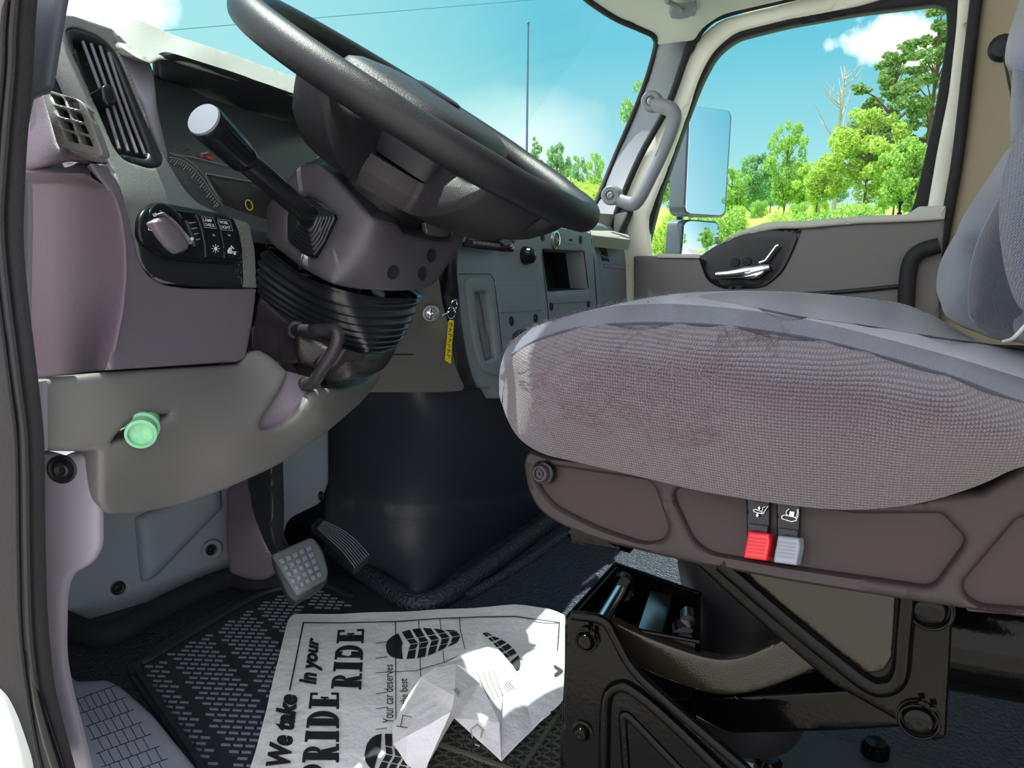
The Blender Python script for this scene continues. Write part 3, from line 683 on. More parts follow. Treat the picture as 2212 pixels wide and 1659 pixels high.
panel('knee_panel_side', [(28, 374, 6), (60, 366, 8), (150, 347, 10), (195, 360, 10)]+[p_+(20,) for p_ in crease]+[(70, 817, 6), (60, 760, 10), (58, 500, 30), (48, 430, 20)], KF, 'plastic_leather', dash, thick=np.array([.010, .018, 0]), er=.002, step=12, dfn=ksd, label='mauve grey grained side of the dashboard')
panel('knee_panel', [(196, 352, 6), (232, 354, 10), (262, 400, 20), (280, 470, 20), (304, 570, 30), (330, 604, 20), (362, 618, 20), (420, 624, 4), (556, 624, 4), (548, 690, 20), (532, 774, 14), (515, 781, 10), (232, 800, 6)]+[p_+(20,) for p_ in crease[::-1]], KS, 'plastic_mauve', dash, thick=np.array([.012, .022, 0]), er=.002, step=14, label='plain mauve grey knee panel')

# light switch panel
SWs = FL.shift(-.002)
sw = panel('switch_panel', SWO, SWs, 'plastic_black', dash, thick=.02, er=.005, step=10, label='black light switch panel')
SM = SWs.shift(-.006)
panel('switch_face', [(302, 505, 20), (304, 470, 15), (316, 446, 15), (345, 440, 14), (420, 453, 10), (490, 467, 12), (508, 490, 15), (518, 530, 15), (517, 562, 8), (505, 572, 8), (430, 568, 10), (366, 560, 20), (335, 545, 20), (310, 525, 20)], SM, 'plastic_gloss', sw, thick=.01, er=.004, step=10)
# rotary knob: wedge grip on a dial
o, kx, ky, kn = SM.frame(358, 500)
lathe('dial', [(.026, -.002), (.026, .0015), (.024, .0025), (.001, .003)], SM(362, 500), kn, 'plastic_gloss', sw, 32)
gr = SM.shift(-.016)
panel('knob', [(336, 478, 6), (350, 466, 6), (362, 466, 5), (395, 495, 10), (414, 530, 4), (410, 540, 4), (388, 548, 4), (372, 535, 4), (352, 508, 10)], gr, 'plastic_mauve', sw, thick=.020, er=.005, step=7, label='light control knob')
panel('knob', [(345, 462), (356, 455, 5), (386, 478, 20), (412, 510, 14), (424, 524, 3), (417, 528, 3), (394, 494, 20), (362, 466, 5)], gr.shift(-.001), 'plastic_olive', sw, thick=.020, er=.003, step=7)
panel('thumbwheel', [(404, 474, 3), (414, 474, 3), (432, 502, 8), (434, 530, 3), (424, 534, 3), (416, 508, 8)], SM.shift(-.007), 'plastic_black', sw, thick=.012, er=.003, step=6)
for k in range(4): flat('thumbwheel_rib', [stroke([(409+k*5, 482+k*12), (423+k*3, 480+k*12)], 2.2)[0]], SM.shift(-.009), 'mark_grey', sw)
# rockers
def rocker(x0, dx):
    return panel('rocker_switch', [(x0, 461+dx*.1, 3), (x0+42, 467+dx*.1, 3), (x0+54, 500, 12), (x0+62, 540+dx*.05, 6), (x0+60, 560+dx*.08, 3), (x0+22, 556+dx*.08, 3), (x0+20, 530, 6), (x0+12, 490, 12)], SM.shift(-.005), 'plastic_gloss', sw, thick=.012, er=.002, step=7)
def q4(x, y, w, h, sh=.28): return ((x, y+h), (x+w, y+h+w*.16), (x+w-h*sh*-0, y+w*.16), (x, y))
r1 = rocker(424, 0); r2 = rocker(464, 40)
T1 = SM.shift(-.0075)
def swtext(s, x, y, w, h, par):
    # letters slant with the row they sit in
    textobj('lettering', s, ((x+h*.35, y+h), (x+w+h*.35, y+h+w*.13), (x+w, y+w*.13), (x, y)), T1, 'white_mark', par, bold=.01)
for par, x0, l1, l2 in ((r1, 437, 'LAMP', 'CHECK'), (r2, 472, 'WORK', 'LIGHT')):
    swtext(l1, x0+1, 471+(x0-437)*.14, 19, 7, par); swtext(l2, x0+4, 481+(x0-437)*.14, 21, 7, par)
    flat('lettering_frame', stroke([(x0-2, 468+(x0-437)*.14), (x0+24, 471+(x0-437)*.14), (x0+31, 494+(x0-437)*.14), (x0+5, 491+(x0-437)*.14)], 1.1, True), T1, 'mark_grey', par)
def sunicon(cx, cy, r_, par):
    pl = [[(cx+r_*.45*math.cos(a), cy+r_*.5*math.sin(a)) for a in np.linspace(0, 2*math.pi, 12, endpoint=False)]]
    for a in np.linspace(0, 2*math.pi, 8, endpoint=False): pl += stroke([(cx+r_*.62*math.cos(a), cy+r_*.66*math.sin(a)), (cx+r_*math.cos(a), cy+r_*1.08*math.sin(a))], 1.4)
    flat('bulb_symbol', pl, T1, 'white_mark', par)
sunicon(466, 537, 8.5, r1)
flat('cart_symbol', [[(491, 541), (495, 535), (500, 533), (502, 542), (502, 549), (492, 547)]] + stroke([(502, 544), (511, 544)], 2) + [[(507+3*math.cos(a), 548+3*math.sin(a)) for a in np.linspace(0, 6.28, 10, endpoint=False)]] + stroke([(499, 531), (505, 537)], 2.4), T1, 'white_mark', r2)
for par, x0 in ((r1, 459), (r2, 492)): flat('indicator', [[(x0, 505), (x0+6, 507), (x0+6, 511), (x0, 509)]], T1, 'mark_grey', par)
TS = SM.shift(-.003)
for pts in ([(330, 463), (336, 460), (338, 466), (333, 468)],): flat('dial_mark', stroke(pts, 1.4, True), TS.shift(-.006), 'white_mark', sw)
textobj('dial_mark', '3', ((343, 462), (350, 464), (350, 455), (343, 454)), TS.shift(-.006), 'mark_grey', sw)
flat('dial_mark', stroke([(320, 496), (330, 498)], 1.6)+stroke([(321, 493), (321, 497)], 1.6), TS, 'white_mark', sw)
flat('dial_mark', [[(415+5*math.cos(a)*(1 if k % 2 else .55), 516+5*math.sin(a)*(1 if k % 2 else .55)) for k, a in enumerate(np.linspace(0, 6.28, 16, endpoint=False))]], gr.shift(-.003), 'white_mark', sw)
flat('dial_mark', stroke([(386, 461), (391, 466), (388, 468), (394, 471)], 1.3), TS, 'mark_dim', sw)

# instrument hood
HT = Surf([ay(250, 40, .80), ay(330, 114, .70), ay(660, 212, .74), ay(300, 38, .828), ay(500, 112, .828), ay(660, 174, .828), ay(480, 160, .72), ay(256, 90, .705), ay(380, 74, .828), ay(400, 130, .70)])
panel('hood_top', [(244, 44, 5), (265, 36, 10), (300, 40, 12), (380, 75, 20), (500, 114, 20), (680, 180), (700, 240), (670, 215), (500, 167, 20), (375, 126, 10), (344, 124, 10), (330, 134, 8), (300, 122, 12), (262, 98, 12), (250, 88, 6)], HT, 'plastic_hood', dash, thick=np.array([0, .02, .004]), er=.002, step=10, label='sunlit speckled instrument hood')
HS = Surf([ay(250, 90, .705), ay(330, 150, .70), ay(300, 230, .685), ay(360, 350, .68), ay(320, 220, .68)])
panel('hood_side', [(248, 60, 4), (268, 80, 8), (300, 112, 10), (322, 118, 10), (334, 150, 10), (345, 240, 20), (368, 340, 8), (364, 362, 4), (352, 345, 6), (322, 268, 20), (285, 178, 20), (256, 118, 8)], HS.shift(-.002), 'plastic_grey', dash, thick=.02, er=.005, step=10)
HI = Surf([ay(345, 135, .708), ay(660, 222, .752), ay(350, 175, .80), ay(520, 240, .82), ay(680, 275, .83), ay(500, 172, .729)])
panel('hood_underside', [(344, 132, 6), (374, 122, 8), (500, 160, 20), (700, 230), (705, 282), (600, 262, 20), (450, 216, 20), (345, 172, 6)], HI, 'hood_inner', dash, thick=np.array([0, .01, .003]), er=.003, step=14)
CL = Surf([ay(345, 175, .80), ay(690, 280, .83), ay(450, 440, .73), ay(690, 470, .76), ay(360, 350, .735)])
cl = panel('instrument_cluster', [(322, 148), (450, 212), (600, 258), (710, 278), (720, 520), (560, 500), (430, 445, 20), (392, 402, 10), (352, 345, 10), (328, 240)], CL, 'cluster', dash, thick=.03, step=24, label='dark instrument cluster behind the lever')
# gauge rings and figures
C1 = CL.shift(-.004)
def arc(cx, cy, rx, ry, a0, a1, rot=0, n=20):
    out = []
    for a in np.linspace(math.radians(a0), math.radians(a1), n):
        x = rx*math.cos(a); y = ry*math.sin(a); c, s_ = math.cos(math.radians(rot)), math.sin(math.radians(rot)); out.append((cx+x*c-y*s_, cy+x*s_+y*c))
    return out
GO_ = smoothloop([(366, 339), (392, 345), (415, 361), (438, 387), (456, 413), (474, 438)], 5, closed=False)
flat('gauge_ring', stroke(GO_, 1.5)+stroke(GO_+np.array([5, -5]), 1.0), C1, 'mark_grey', cl)
flat('gauge_ticks', [stroke([GO_[i_]+np.array([-2, 3]), GO_[i_]+np.array([-7 if i_ % 4 else -10, 9 if i_ % 4 else 13])], 1.8 if i_ % 4 else 2.6)[0] for i_ in range(2, 26)], C1, 'mark_grey', cl)
textobj('gauge_number', '80', ((394, 397), (407, 407), (412, 398), (400, 388)), C1, 'mark_dim', cl)
flat('cluster_line', stroke([(366, 330), (420, 340), (500, 360)], 1.3), C1, 'mark_grey', cl)
panel('display_screen', [(446, 376, 5), (540, 392, 5), (610, 400, 5), (600, 480, 8), (556, 466, 8), (480, 440, 14)], C1.shift(.002), 'screen', cl, thick=.004, er=.001, step=16)
flat('display_zero', stroke(arc(538, 443, 7, 11.5, 0, 360, -20), 2.4), C1.shift(-.001), 'yellow_tag', cl)
flat('display_frame', stroke([(444, 374), (520, 388), (600, 400)], 1.6)+stroke([(444, 374), (452, 398), (480, 442)], 1.4), C1.shift(-.001), 'mark_grey', cl)
flat('warning_symbol', stroke(arc(406, 323, 6, 4.5, 0, 360, 30), 1.3)+stroke([(401, 330), (412, 331)], 1.1)+stroke([(372, 312), (380, 314), (376, 319)], 1.2), C1, 'mark_dim', cl)
flat('warning_symbol', [[(446, 336), (462, 339), (460, 345), (446, 343)], [(430, 330), (438, 331), (438, 340), (431, 339)]], C1, 'red_lamp', cl)
flat('warning_symbol', [[(432, 331), (450, 327), (449, 331), (436, 334)]], C1.shift(-.001), 'mark_grey', cl)

dv = np.random.default_rng(9); fk = []
for k in range(150):
    x_ = 520+dv.normal(0, 7); y_ = dv.uniform(470, 612); s_ = dv.uniform(.5, 1.6); fk.append([(x_, y_), (x_+s_, y_+s_*.6), (x_+s_*.4, y_+s_*1.4)])
flat('dust_flecks', fk, FL.shift(-.002), 'dust', dash, off=-.0052, th=.0002, kind='stuff')
# ---- lower column cover with pocket and fuse slot
LC = Surf([ay(80, 830, .612), ay(80, 970, .605), ay(235, 810, .60), ay(220, 1090, .60), ay(520, 790, .632), ay(600, 850, .60), ay(520, 1000, .595), ay(380, 1070, .62), ay(700, 900, .585), ay(820, 810, .66), ay(720, 940, .64), ay(300, 950, .592), ay(400, 880, .60)])
SLOT = [(245, 957, 3), (262, 932, 14), (300, 902, 20), (371, 893, 3), (345, 920, 14), (305, 945, 20)]
lc = panel('column_cover', [(70, 822, 4), (235, 800, 4), (518, 784, 6), (540, 758, 8), (562, 752, 8), (590, 768, 15), (622, 799, 4), (604, 840, 20), (578, 885, 15), (566, 908, 12), (566, 926, 10), (590, 930, 20), (630, 915, 20), (655, 880, 20), (670, 845, 10), (692, 834, 8), (730, 838, 10), (780, 832, 10), (812, 815, 12), (820, 798, 5), (829, 800, 6), (826, 820, 10), (790, 868, 20), (700, 948, 30), (600, 1012, 30), (500, 1058, 30), (400, 1094, 30), (300, 1112, 20), (232, 1115, 10), (216, 1090, 10), (212, 978, 5), (76, 974, 5)],
    LC, 'plastic_olive', dash, thick=.03, holes=[SLOT], er=.006, step=14, label='grey lower cover under the steering column')
panel('cover_pocket', [(600, 795), (690, 820), (700, 850, 20), (650, 925, 20), (590, 945, 20), (550, 925, 20), (560, 880)], LC.shift(.012), 'plastic_mauve', dash, thick=.006, er=.001, step=14)
panel('slot_back', [(235, 965), (260, 915), (380, 880), (350, 935)], LC.shift(.045), 'deep_black', dash, thick=.004, step=20)
panel('cover_edge_strip', [(72, 826), (102, 822), (103, 973), (76, 976)], LC.shift(-.0015), 'plastic_light', dash, thick=.004, step=20)
gc = thing('plastic_plug', 'pale green plastic cap poking out of the slot in the lower dash cover', 'cap', LC(305, 935))
ca = LC(308, 926, -.004); cb = LC(301, 948, -.026); cax = unit(cb-ca)
lathe('cap_body', [(.0115, -.03), (.0120, .010), (.0130, .011), (.0130, .015), (.0105, .016), (.0098, .012), (.001, .012)], ca, cax, 'green_cap', gc, 28)
lathe('cap_collar', [(.0140, -.006), (.0140, -.002), (.012, -.001)], ca, cax, 'green_cap', gc, 28)

# ---- dash centre under the column (ignition) and the stack
IG = Surf([ay(900, 650, .715), ay(960, 650, .70), ay(990, 830, .70), ay(830, 830, .73)])
def igd(q, dd):
    r_ = np.hypot((q[:, 0]-935)/32, (q[:, 1]-672)/48); return -.006*np.exp(-r_**4)
panel('ignition_panel', [(850, 596), (950, 600, 10), (960, 650, 10), (974, 710, 20), (985, 790, 20), (1006, 836, 6), (1000, 845, 4), (960, 848), (800, 848, 4), (780, 800)], IG, 'plastic_olive', dash, thick=.02, er=.004, step=12, dfn=igd)
flat('panel_slot', [[(846, 764), (893, 764), (893, 767), (846, 767)]], IG, 'deep_black', dash)
o, x, y, n = IG.shift(.001).frame(930, 677); nn = unit(n+np.array([-.9, 0, .1]))
ig = lathe('ignition_lock', [(.0155, -.012), (.0155, .002), (.0135, .006), (.0105, .006), (.009, .003), (.001, .003)], o, nn, 'chrome', dash, 24, label='round chrome ignition lock')
obj('keyhole_plate', *boxm(o+nn*.005, x, y, nn, .0012, .008, .003), 'plastic_gloss', ig)
key = thing('ignition_key', 'silver ignition key with split ring and long yellow tag', 'key', o+nn*.03)
tube('key_blade', [o+nn*.004, o+nn*.032], .0016, 'chrome', key, seg=8, squash=2)
KC = IG(975, 676, -.03)
ringp = [KC+(x*math.cos(a)*.0095+y*math.sin(a)*.0095) for a in np.linspace(0, 2*math.pi, 25)[:-1]]
tube('key_ring', ringp, .0009, 'chrome', key, closed=True, seg=8)
tube('snap_hook', [IG(955, 682, -.028), IG(972, 672, -.03), IG(975, 655, -.03), IG(985, 648, -.03), IG(987, 662, -.03), IG(980, 672, -.03)], .0011, 'chrome', key, sm=3, seg=8)
TGs = IG.shift(-.03)
tg = panel('key_tag', [(970, 692, 3), (981, 692, 3), (977, 740), (974, 786, 2), (962, 779, 2), (966, 735)], TGs, 'yellow_tag', key, thick=.0012, step=10, label='yellow plastic tag with black lettering')
for k, (a_, b_, c_) in enumerate(((0, 7, 3), (1, 6, 0), (0, 7, 5), (2, 7, 2), (0, 5, 4), (0, 7, 1), (1, 7, 5))):
    yy = 699+k*11.2; xx = 970.5-k*.95; flat('tag_marking', stroke([(xx+a_, yy), (xx+b_, yy+2), (xx+c_, yy+7)], 1.5), TGs, 'tag_ink', tg, off=-.0006, th=.0002)

ST = Surf([ay(1000, 520, .78), ay(1120, 500, .76), ay(1260, 520, .75), ay(1030, 820, .73), ay(1180, 760, .735), ay(1280, 660, .745)])
stk = panel('centre_stack', [(995, 520, 10), (1005, 480, 10), (1130, 478, 8), (1265, 498, 10), (1280, 506, 8), (1292, 560, 20), (1304, 664, 20), (1320, 860), (1080, 860), (1060, 834, 10), (1038, 839, 15), (1018, 815, 15), (1004, 760, 20), (992, 690, 20), (984, 620, 20)], ST, 'plastic_stack', dash, thick=.05, holes=[[(1172, 538, 3), (1262, 543, 3), (1272, 624, 3), (1184, 629, 3)], [(1026, 628, 8), (1056, 630, 8), (1066, 690, 10), (1076, 775, 5), (1050, 782, 4), (1036, 720, 10)]], er=.003, step=14, label='grey centre stack panel')
panel('stack_side', [(972, 560), (990, 540), (992, 610), (1000, 690), (1012, 760), (1026, 815), (1040, 842), (1008, 842), (990, 790), (978, 710), (962, 640)], Surf([ay(985, 600, .745), ay(965, 640, .765), ay(1035, 835, .72), ay(1000, 840, .71), ay(1000, 700, .735)]), 'plastic_black', dash, thick=.03, er=.008, step=12)
# storage cubby
S1 = ST
q = [ST(1172, 538), ST(1262, 543), ST(1272, 624), ST(1184, 629)]; bk = [p+np.array([.01, .10, .0]) for p in q]
V = list(q)+list(bk); Fs = [(0, 1, 5, 4), (1, 2, 6, 5), (2, 3, 7, 6), (3, 0, 4, 7), (4, 5, 6, 7)]
cub = obj('storage_cubby', V, Fs, 'deep_black', stk)
panel('cubby_lip', [(1186, 634, 3), (1272, 630, 3), (1276, 650, 6), (1268, 653, 4), (1196, 657, 4), (1188, 652, 6)], ST.shift(-.006), 'plastic_stack', stk, thick=.01, er=.003, step=8)
fr_o = [(1161, 498, 4), (1255, 503, 6), (1276, 508, 5), (1286, 580, 5), (1296, 664, 5), (1194, 676, 5), (1180, 620)]
for sp_ in ([(1161, 492), (1172, 560), (1183, 660), (1185, 690)], [(1275, 500), (1284, 570), (1290, 664)], [(1161, 492), (1275, 500)], [(990, 592), (1058, 592), (1068, 605)], [(1068, 605), (1078, 690), (1085, 760)]): flat('panel_seam', stroke(sp_, 1.5), ST, 'deep_black', stk)
for px, py in ((1172, 511), (1254, 518), (1191, 662), (1271, 656), (1105, 694), (1157, 688)): screw(ST, px, py, .011, stk)
lathe('power_socket', [(.024, -.002), (.024, .003), (.019, .006), (.016, .006), (.015, -.001), (.001, -.001)], *[ST.frame(1198, 517)[i] for i in (0, 3)], 'chrome', stk, 24, label='chrome ringed power socket')
lathe('socket_cap', [(.0145, 0), (.0145, .004), (.001, .0045)], *[ST.frame(1198, 517)[i] for i in (0, 3)], 'plastic_gloss', stk, 20)
ub = panel('usb_port', [(1219, 507, 2), (1243, 508, 2), (1246, 529, 2), (1222, 528, 2)], ST.shift(-.003), 'plastic_stack', stk, thick=.006, er=.001, step=8)
flat('usb_slot', [[(1228, 516), (1237, 517), (1237, 521), (1229, 520)]], ST.shift(-.003), 'deep_black', ub, off=-.001)
kn = ST.frame(1133, 552)
lathe('stack_knob', [(.020, -.002), (.020, .006), (.017, .020), (.012, .024), (.001, .025)], kn[0], kn[3], 'plastic_gloss', stk, 24)
panel('cover_door', [(1070, 608, 2), (1159, 607, 2), (1171, 671, 2), (1079, 676, 2)], ST.shift(-.004), 'plastic_stack', stk, thick=.006, er=.0015, step=14)
hr = panel('pull_bezel', [(1008, 604, 12), (1020, 597, 12), (1052, 598, 12), (1066, 612, 14), (1078, 700, 20), (1090, 800, 12), (1084, 812, 10), (1056, 808, 14), (1036, 780, 20), (1018, 690, 20)], ST.shift(-.012), 'plastic_stack', stk, thick=.014, holes=[[(1026, 630, 6), (1053, 630, 6), (1064, 690, 10), (1074, 772, 5), (1050, 780, 6), (1036, 720, 10)]], er=.006, step=7)
panel('pull_back', [(1015, 615), (1060, 615), (1085, 800), (1040, 800)], ST.shift(.03), 'plastic_stack', stk, thick=.004, step=20)
panel('pull_tab', [(1034, 690, 4), (1066, 740), (1072, 778), (1050, 778)], ST.shift(.012), 'plastic_grey', stk, thick=.01, er=.002, step=8)
panel('stack_switch', [(1110, 722, 4), (1122, 712, 4), (1140, 710), (1140, 740), (1112, 740)], ST.shift(-.008), 'plastic_black', stk, thick=.01, er=.003, step=6)

rad = thing('radio', 'slim shiny black radio with a row of buttons in the centre stack', 'radio', ST(1060, 530, -.02))
RS = Surf([ay(1010, 500, .77), ay(1105, 486, .75), ay(1112, 545, .745), ay(1008, 530, .765)])
panel('radio_body', [(1005, 506, 2), (1060, 492, 3), (1101, 485, 3), (1112, 544, 3), (1060, 540), (1005, 532, 2)], RS.shift(-.012), 'plastic_gloss', rad, thick=.004, er=.002, step=8)
panel('radio_display', [(1014, 510, 2), (1060, 500, 2), (1072, 502, 2), (1070, 520, 2), (1014, 518, 2)], RS.shift(-.015), 'plastic_olive', rad, thick=.003, er=.0005, step=8)
for k in range(6): panel('radio_button', [(1023+k*10, 520+k*1.2, 1), (1031+k*10, 521+k*1.2, 1), (1031+k*10, 528+k*1.3, 1), (1023+k*10, 527+k*1.3, 1)], RS.shift(-.016), 'plastic_olive', rad, thick=.005, er=.0005, step=5)
kf = RS.frame(1080, 512)
lathe('volume_knob', [(.019, 0), (.019, .02), (.016, .034), (.013, .036), (.001, .036)], kf[0], kf[3], 'chrome', rad, 10, label='chrome volume knob')
for k in range(4): panel('tune_key', [(1095+k*4, 520+k*5, 1), (1103+k*2.5, 518+k*5, 1), (1104+k*2.5, 522+k*5, 1), (1096+k*4, 524+k*5, 1)], RS.shift(-.016), 'chrome', rad, thick=.005, er=.0005, step=5)

# passenger side of the dash with the outlet
HV = Surf([ay(1290, 520, .79), ay(1375, 540, .80), ay(1300, 660, .77), ay(1380, 640, .79), ay(1330, 500, .81)])
hv = panel('passenger_dash', [(1268, 478, 6), (1300, 480, 8), (1350, 498, 14), (1370, 520, 14), (1379, 560, 14), (1376, 660), (1370, 860), (1296, 860), (1302, 664), (1288, 560), (1278, 506, 6)], HV, 'plastic_stack', dash, thick=.05, er=.012, step=12)
panel('outlet', [(1290, 524, 3), (1366, 535, 5), (1378, 572, 5), (1372, 578, 3), (1302, 572, 3)], HV.shift(-.004), 'plastic_stack', hv, thick=.012, er=.002, step=8)
for px0, py0 in ((1293, 528), (1350, 538)):
    vg = panel('outlet_opening', [(px0, py0, 3), (px0+16, py0+3, 3), (px0+24, py0+38, 3), (px0+8, py0+36, 3)], HV.shift(-.006), 'deep_black', hv, thick=.006, er=.001, step=8)
    panel('outlet_slat', [(px0+6, py0+22), (px0+21, py0+26), (px0+23, py0+31), (px0+7, py0+27)], HV.shift(-.012), 'plastic_grey', vg, thick=.01, er=.001, step=8)
    panel('outlet_slat', [(px0+3, py0+9), (px0+17, py0+12), (px0+18, py0+14), (px0+4, py0+11)], HV.shift(-.012), 'plastic_black', vg, thick=.01, er=.001, step=8)
panel('outlet_bar', [(1305, 572), (1350, 576), (1350, 581), (1306, 577)], HV.shift(-.010), 'plastic_light', hv, thick=.01, er=.001, step=8)
TD = Surf([ay(1000, 482, .772), ay(1280, 500, .785), ay(1290, 470, 1.0), ay(900, 440, 1.0)])
panel('dash_top', [(860, 440), (1130, 462), (1290, 476, 4), (1350, 498, 10), (1366, 516, 5), (1280, 506, 4), (1130, 482), (860, 490)], TD.shift(-.005), 'plastic_hood', dash, thick=.03, er=.003, step=20)

# ================================================================ STEERING WHEEL
WC = np.array([.803, .543, .843]); th = math.radians(57.6); yw = math.radians(12.5)
Mz = np.array([[math.cos(yw), -math.sin(yw), 0], [math.sin(yw), math.cos(yw), 0], [0, 0, 1]])
wn = Mz@np.array([0, -math.cos(th), math.sin(th)]); wh = Mz@np.array([1, 0, 0.]); wv = Mz@np.array([0, math.sin(th), math.cos(th)])
def wl(a, b, c): return WC+wh*a+wv*b+wn*c
sw_ = thing('steering_wheel', 'large black grained steering wheel tilted flat in front of the dashboard', 'steering wheel', WC)
NR = 96; pts = []; rad = []
for i in range(NR):
    a = 2*math.pi*i/NR; pts.append(wl(.2285*math.cos(a), .2285*math.sin(a), 0))
    g_ = 0
    for c in (200, 232, -20, -52, 262, 278):   # finger grips on the lower half
        dA = (math.degrees(a)-c+180) % 360-180; g_ += math.exp(-(dA/5)**2)
    rad.append(.0186-.0010*min(g_, 1))
V, Fs = tubemesh(pts, rad, 24, True, squash=1.0, upv=tuple(wn)); obj('rim', V, Fs, 'wheel_rubber', sw_)
# spokes and bowl underneath
def sstep(x): x = np.clip(x, 0, 1); return x*x*(3-2*x)
def spk(a):
    d = math.degrees(a) % 360; v = 0
    for c, hw in ((173, 9), (7, 9), (236, 15), (304, 15)):
        dA = abs((d-c+180) % 360-180); v = max(v, float(sstep((hw+4-dA)/8)))
    return v
NA = 180; NRr = 22; V = []; Fs = []
for side in (0, 1):
    for i in range(NRr+1):
        for j in range(NA):
            a = 2*math.pi*j/NA; k = spk(a); R_ = .126+(.226-.126)*k; r_ = R_*i/NRr
            t = r_/.226
            cb = -.100*(1-t**3.2)**.62 - .004
            if r_ > .19: cb = min(cb, -.006)
            ct_sp = -.010-.018*math.sin(math.pi*np.clip((r_-.09)/.136, 0, 1))
            ct_gap = -.064+.006*(r_/.126)
            ct = ct_gap+(ct_sp-ct_gap)*k
            if i == NRr: mid = (cb+ct)/2; cb = ct = mid+(0 if side else 0)
            V.append(wl(r_*math.cos(a), r_*math.sin(a), min(cb, ct-.001) if side else ct))
n_ = (NRr+1)*NA
for s_ in (0, 1):
    for i in range(NRr):
        for j in range(NA):
            q = (s_*n_+i*NA+j, s_*n_+i*NA+(j+1) % NA, s_*n_+(i+1)*NA+(j+1) % NA, s_*n_+(i+1)*NA+j); Fs.append(q if not s_ else q[::-1])
for j in range(NA): Fs.append((NRr*NA+j, NRr*NA+(j+1) % NA, n_+NRr*NA+(j+1) % NA, n_+NRr*NA+j))
obj('spokes', V, Fs, 'wheel_smooth', sw_, sharp=60, label='grained black spoke bowl')
def superl(a, p=4.0):
    c, s_ = math.cos(a), math.sin(a); return (abs(c)**p+abs(s_)**p)**(-1/p)
def dome(name, ra, rb, prof, m, par, p=4.0, seg=64, off=(0, 0), **kw):
    V = []; Fs = []
    for (f_, c) in prof:
        for j in range(seg):
            a = 2*math.pi*j/seg; k = superl(a, p); V.append(wl(off[0]+ra*f_*k*math.cos(a), off[1]+rb*f_*k*math.sin(a), c))
    for i in range(len(prof)-1):
        for j in range(seg): Fs.append((i*seg+j, i*seg+(j+1) % seg, (i+1)*seg+(j+1) % seg, (i+1)*seg+j))
    Fs.append(tuple(range(seg))); Fs.append(tuple((len(prof)-1)*seg+j for j in range(seg))); return obj(name, V, Fs, m, par, **kw)
dome('airbag_box', .101, .074, [(.9, -.060), (1, -.056), (1, -.014), (.97, -.010)], 'plastic_black', sw_, 6, off=(0, -.012), label='satin dark airbag housing')
pad = dome('horn_pad', .118, .098, [(.97, -.014), (1.0, -.008), (1.0, .004), (.96, .013), (.85, .019), (.6, .024), (.3, .026), (.02, .0265)], 'plush_dark' if False else 'wheel_smooth', sw_, 3.2, label='slightly domed centre pad')
dome('horn_emblem', .022, .03, [(1, .024), (1, .0285), (.85, .030), (.02, .030)], 'plastic_black', pad, 2.2, off=(0, -.0))
V, Fs = lathemesh([(.058, -.10), (.058, -.125), (.045, -.128), (.045, -.14)], WC, wn, 32); obj('wheel_hub', V, Fs, 'plastic_black', sw_)

# ================================================================ STEERING COLUMN
sc = thing('steering_column', 'grey black steering column with angular shroud and ribbed rubber bellows', 'steering column', tuple(WC-wn*.45))
def cdp(px, py, dz): return (px, py, dz)
SHs = Surf([(655, 352, .93), (716, 372, .90), (806, 466, .86), (717, 612, .86), (560, 480, .97), (640, 570, .90), (600, 400, .95), (870, 505, .90), (975, 520, .965), (770, 626, .88), (915, 626, .945), (1005, 510, .985), (945, 612, .97), (760, 545, .858), (720, 470, .885), (850, 560, .89)])
shc = [(552, 480, 10), (574, 440, 8), (618, 382, 6), (637, 362, 4), (655, 350, 6), (688, 350, 6), (716, 370, 4), (806, 465, 8), (863, 483, 4), (874, 501, 4), (902, 509, 10), (950, 520, 14), (976, 517, 4), (990, 500, 3), (1014, 504, 3), (1000, 530, 10), (948, 612, 14), (912, 628, 8), (840, 632, 20), (770, 628, 14), (716, 616, 10), (652, 580, 20), (580, 524, 20), (560, 500, 8)]
SB = [(640, 428, 6), (663, 423, 5), (690, 438, 5), (722, 465, 6), (724, 470, 5), (700, 520, 6), (682, 552, 4), (674, 557, 4), (650, 545, 5), (620, 520, 6), (619, 470, 6)]
panel('shroud', shc, SHs, 'shroud', sc, thick=np.array([.07, .035, .02]), holes=[SB], er=.006, step=10, label='satin dark grey column shroud')
# dark inside visible above the rim of the shroud plus top plates
panel('shroud_cap', [(640, 366), (660, 348, 4), (690, 346, 4), (760, 378, 4), (808, 460), (700, 420)], SHs.shift(.03), 'plastic_gloss', sc, thick=.05, er=.004, step=12, label='glossy top of the shroud')
panel('column_head', [(760, 380), (820, 400), (900, 450), (985, 505), (900, 512), (800, 455)], SHs.shift(.05), 'deep_black', sc, thick=.06, step=16)
panel('column_plate', [(918, 480, 3), (940, 484, 3), (978, 505, 4), (962, 516, 8), (922, 508, 4)], SHs.shift(.02), 'metal_grey', sc, thick=.006, er=.001, step=8, label='bare metal plate inside the shroud')
for px, py in ((849, 588), (931, 552), (912, 591)):
    o, x, y, n = SHs.frame(px, py); lathe('shroud_hole', [(.0085, -.001), (.0088, .0008), (.0072, .0009), (.0066, -.004 if False else .0002), (.001, .0003)], o, n, 'deep_black', sc, 20)
tube('shroud_seam', [SHs(646, 580, -.0004), SHs(652, 562, -.0004), SHs(656, 548, -.0004)], .0006, 'deep_black', sc, seg=6)
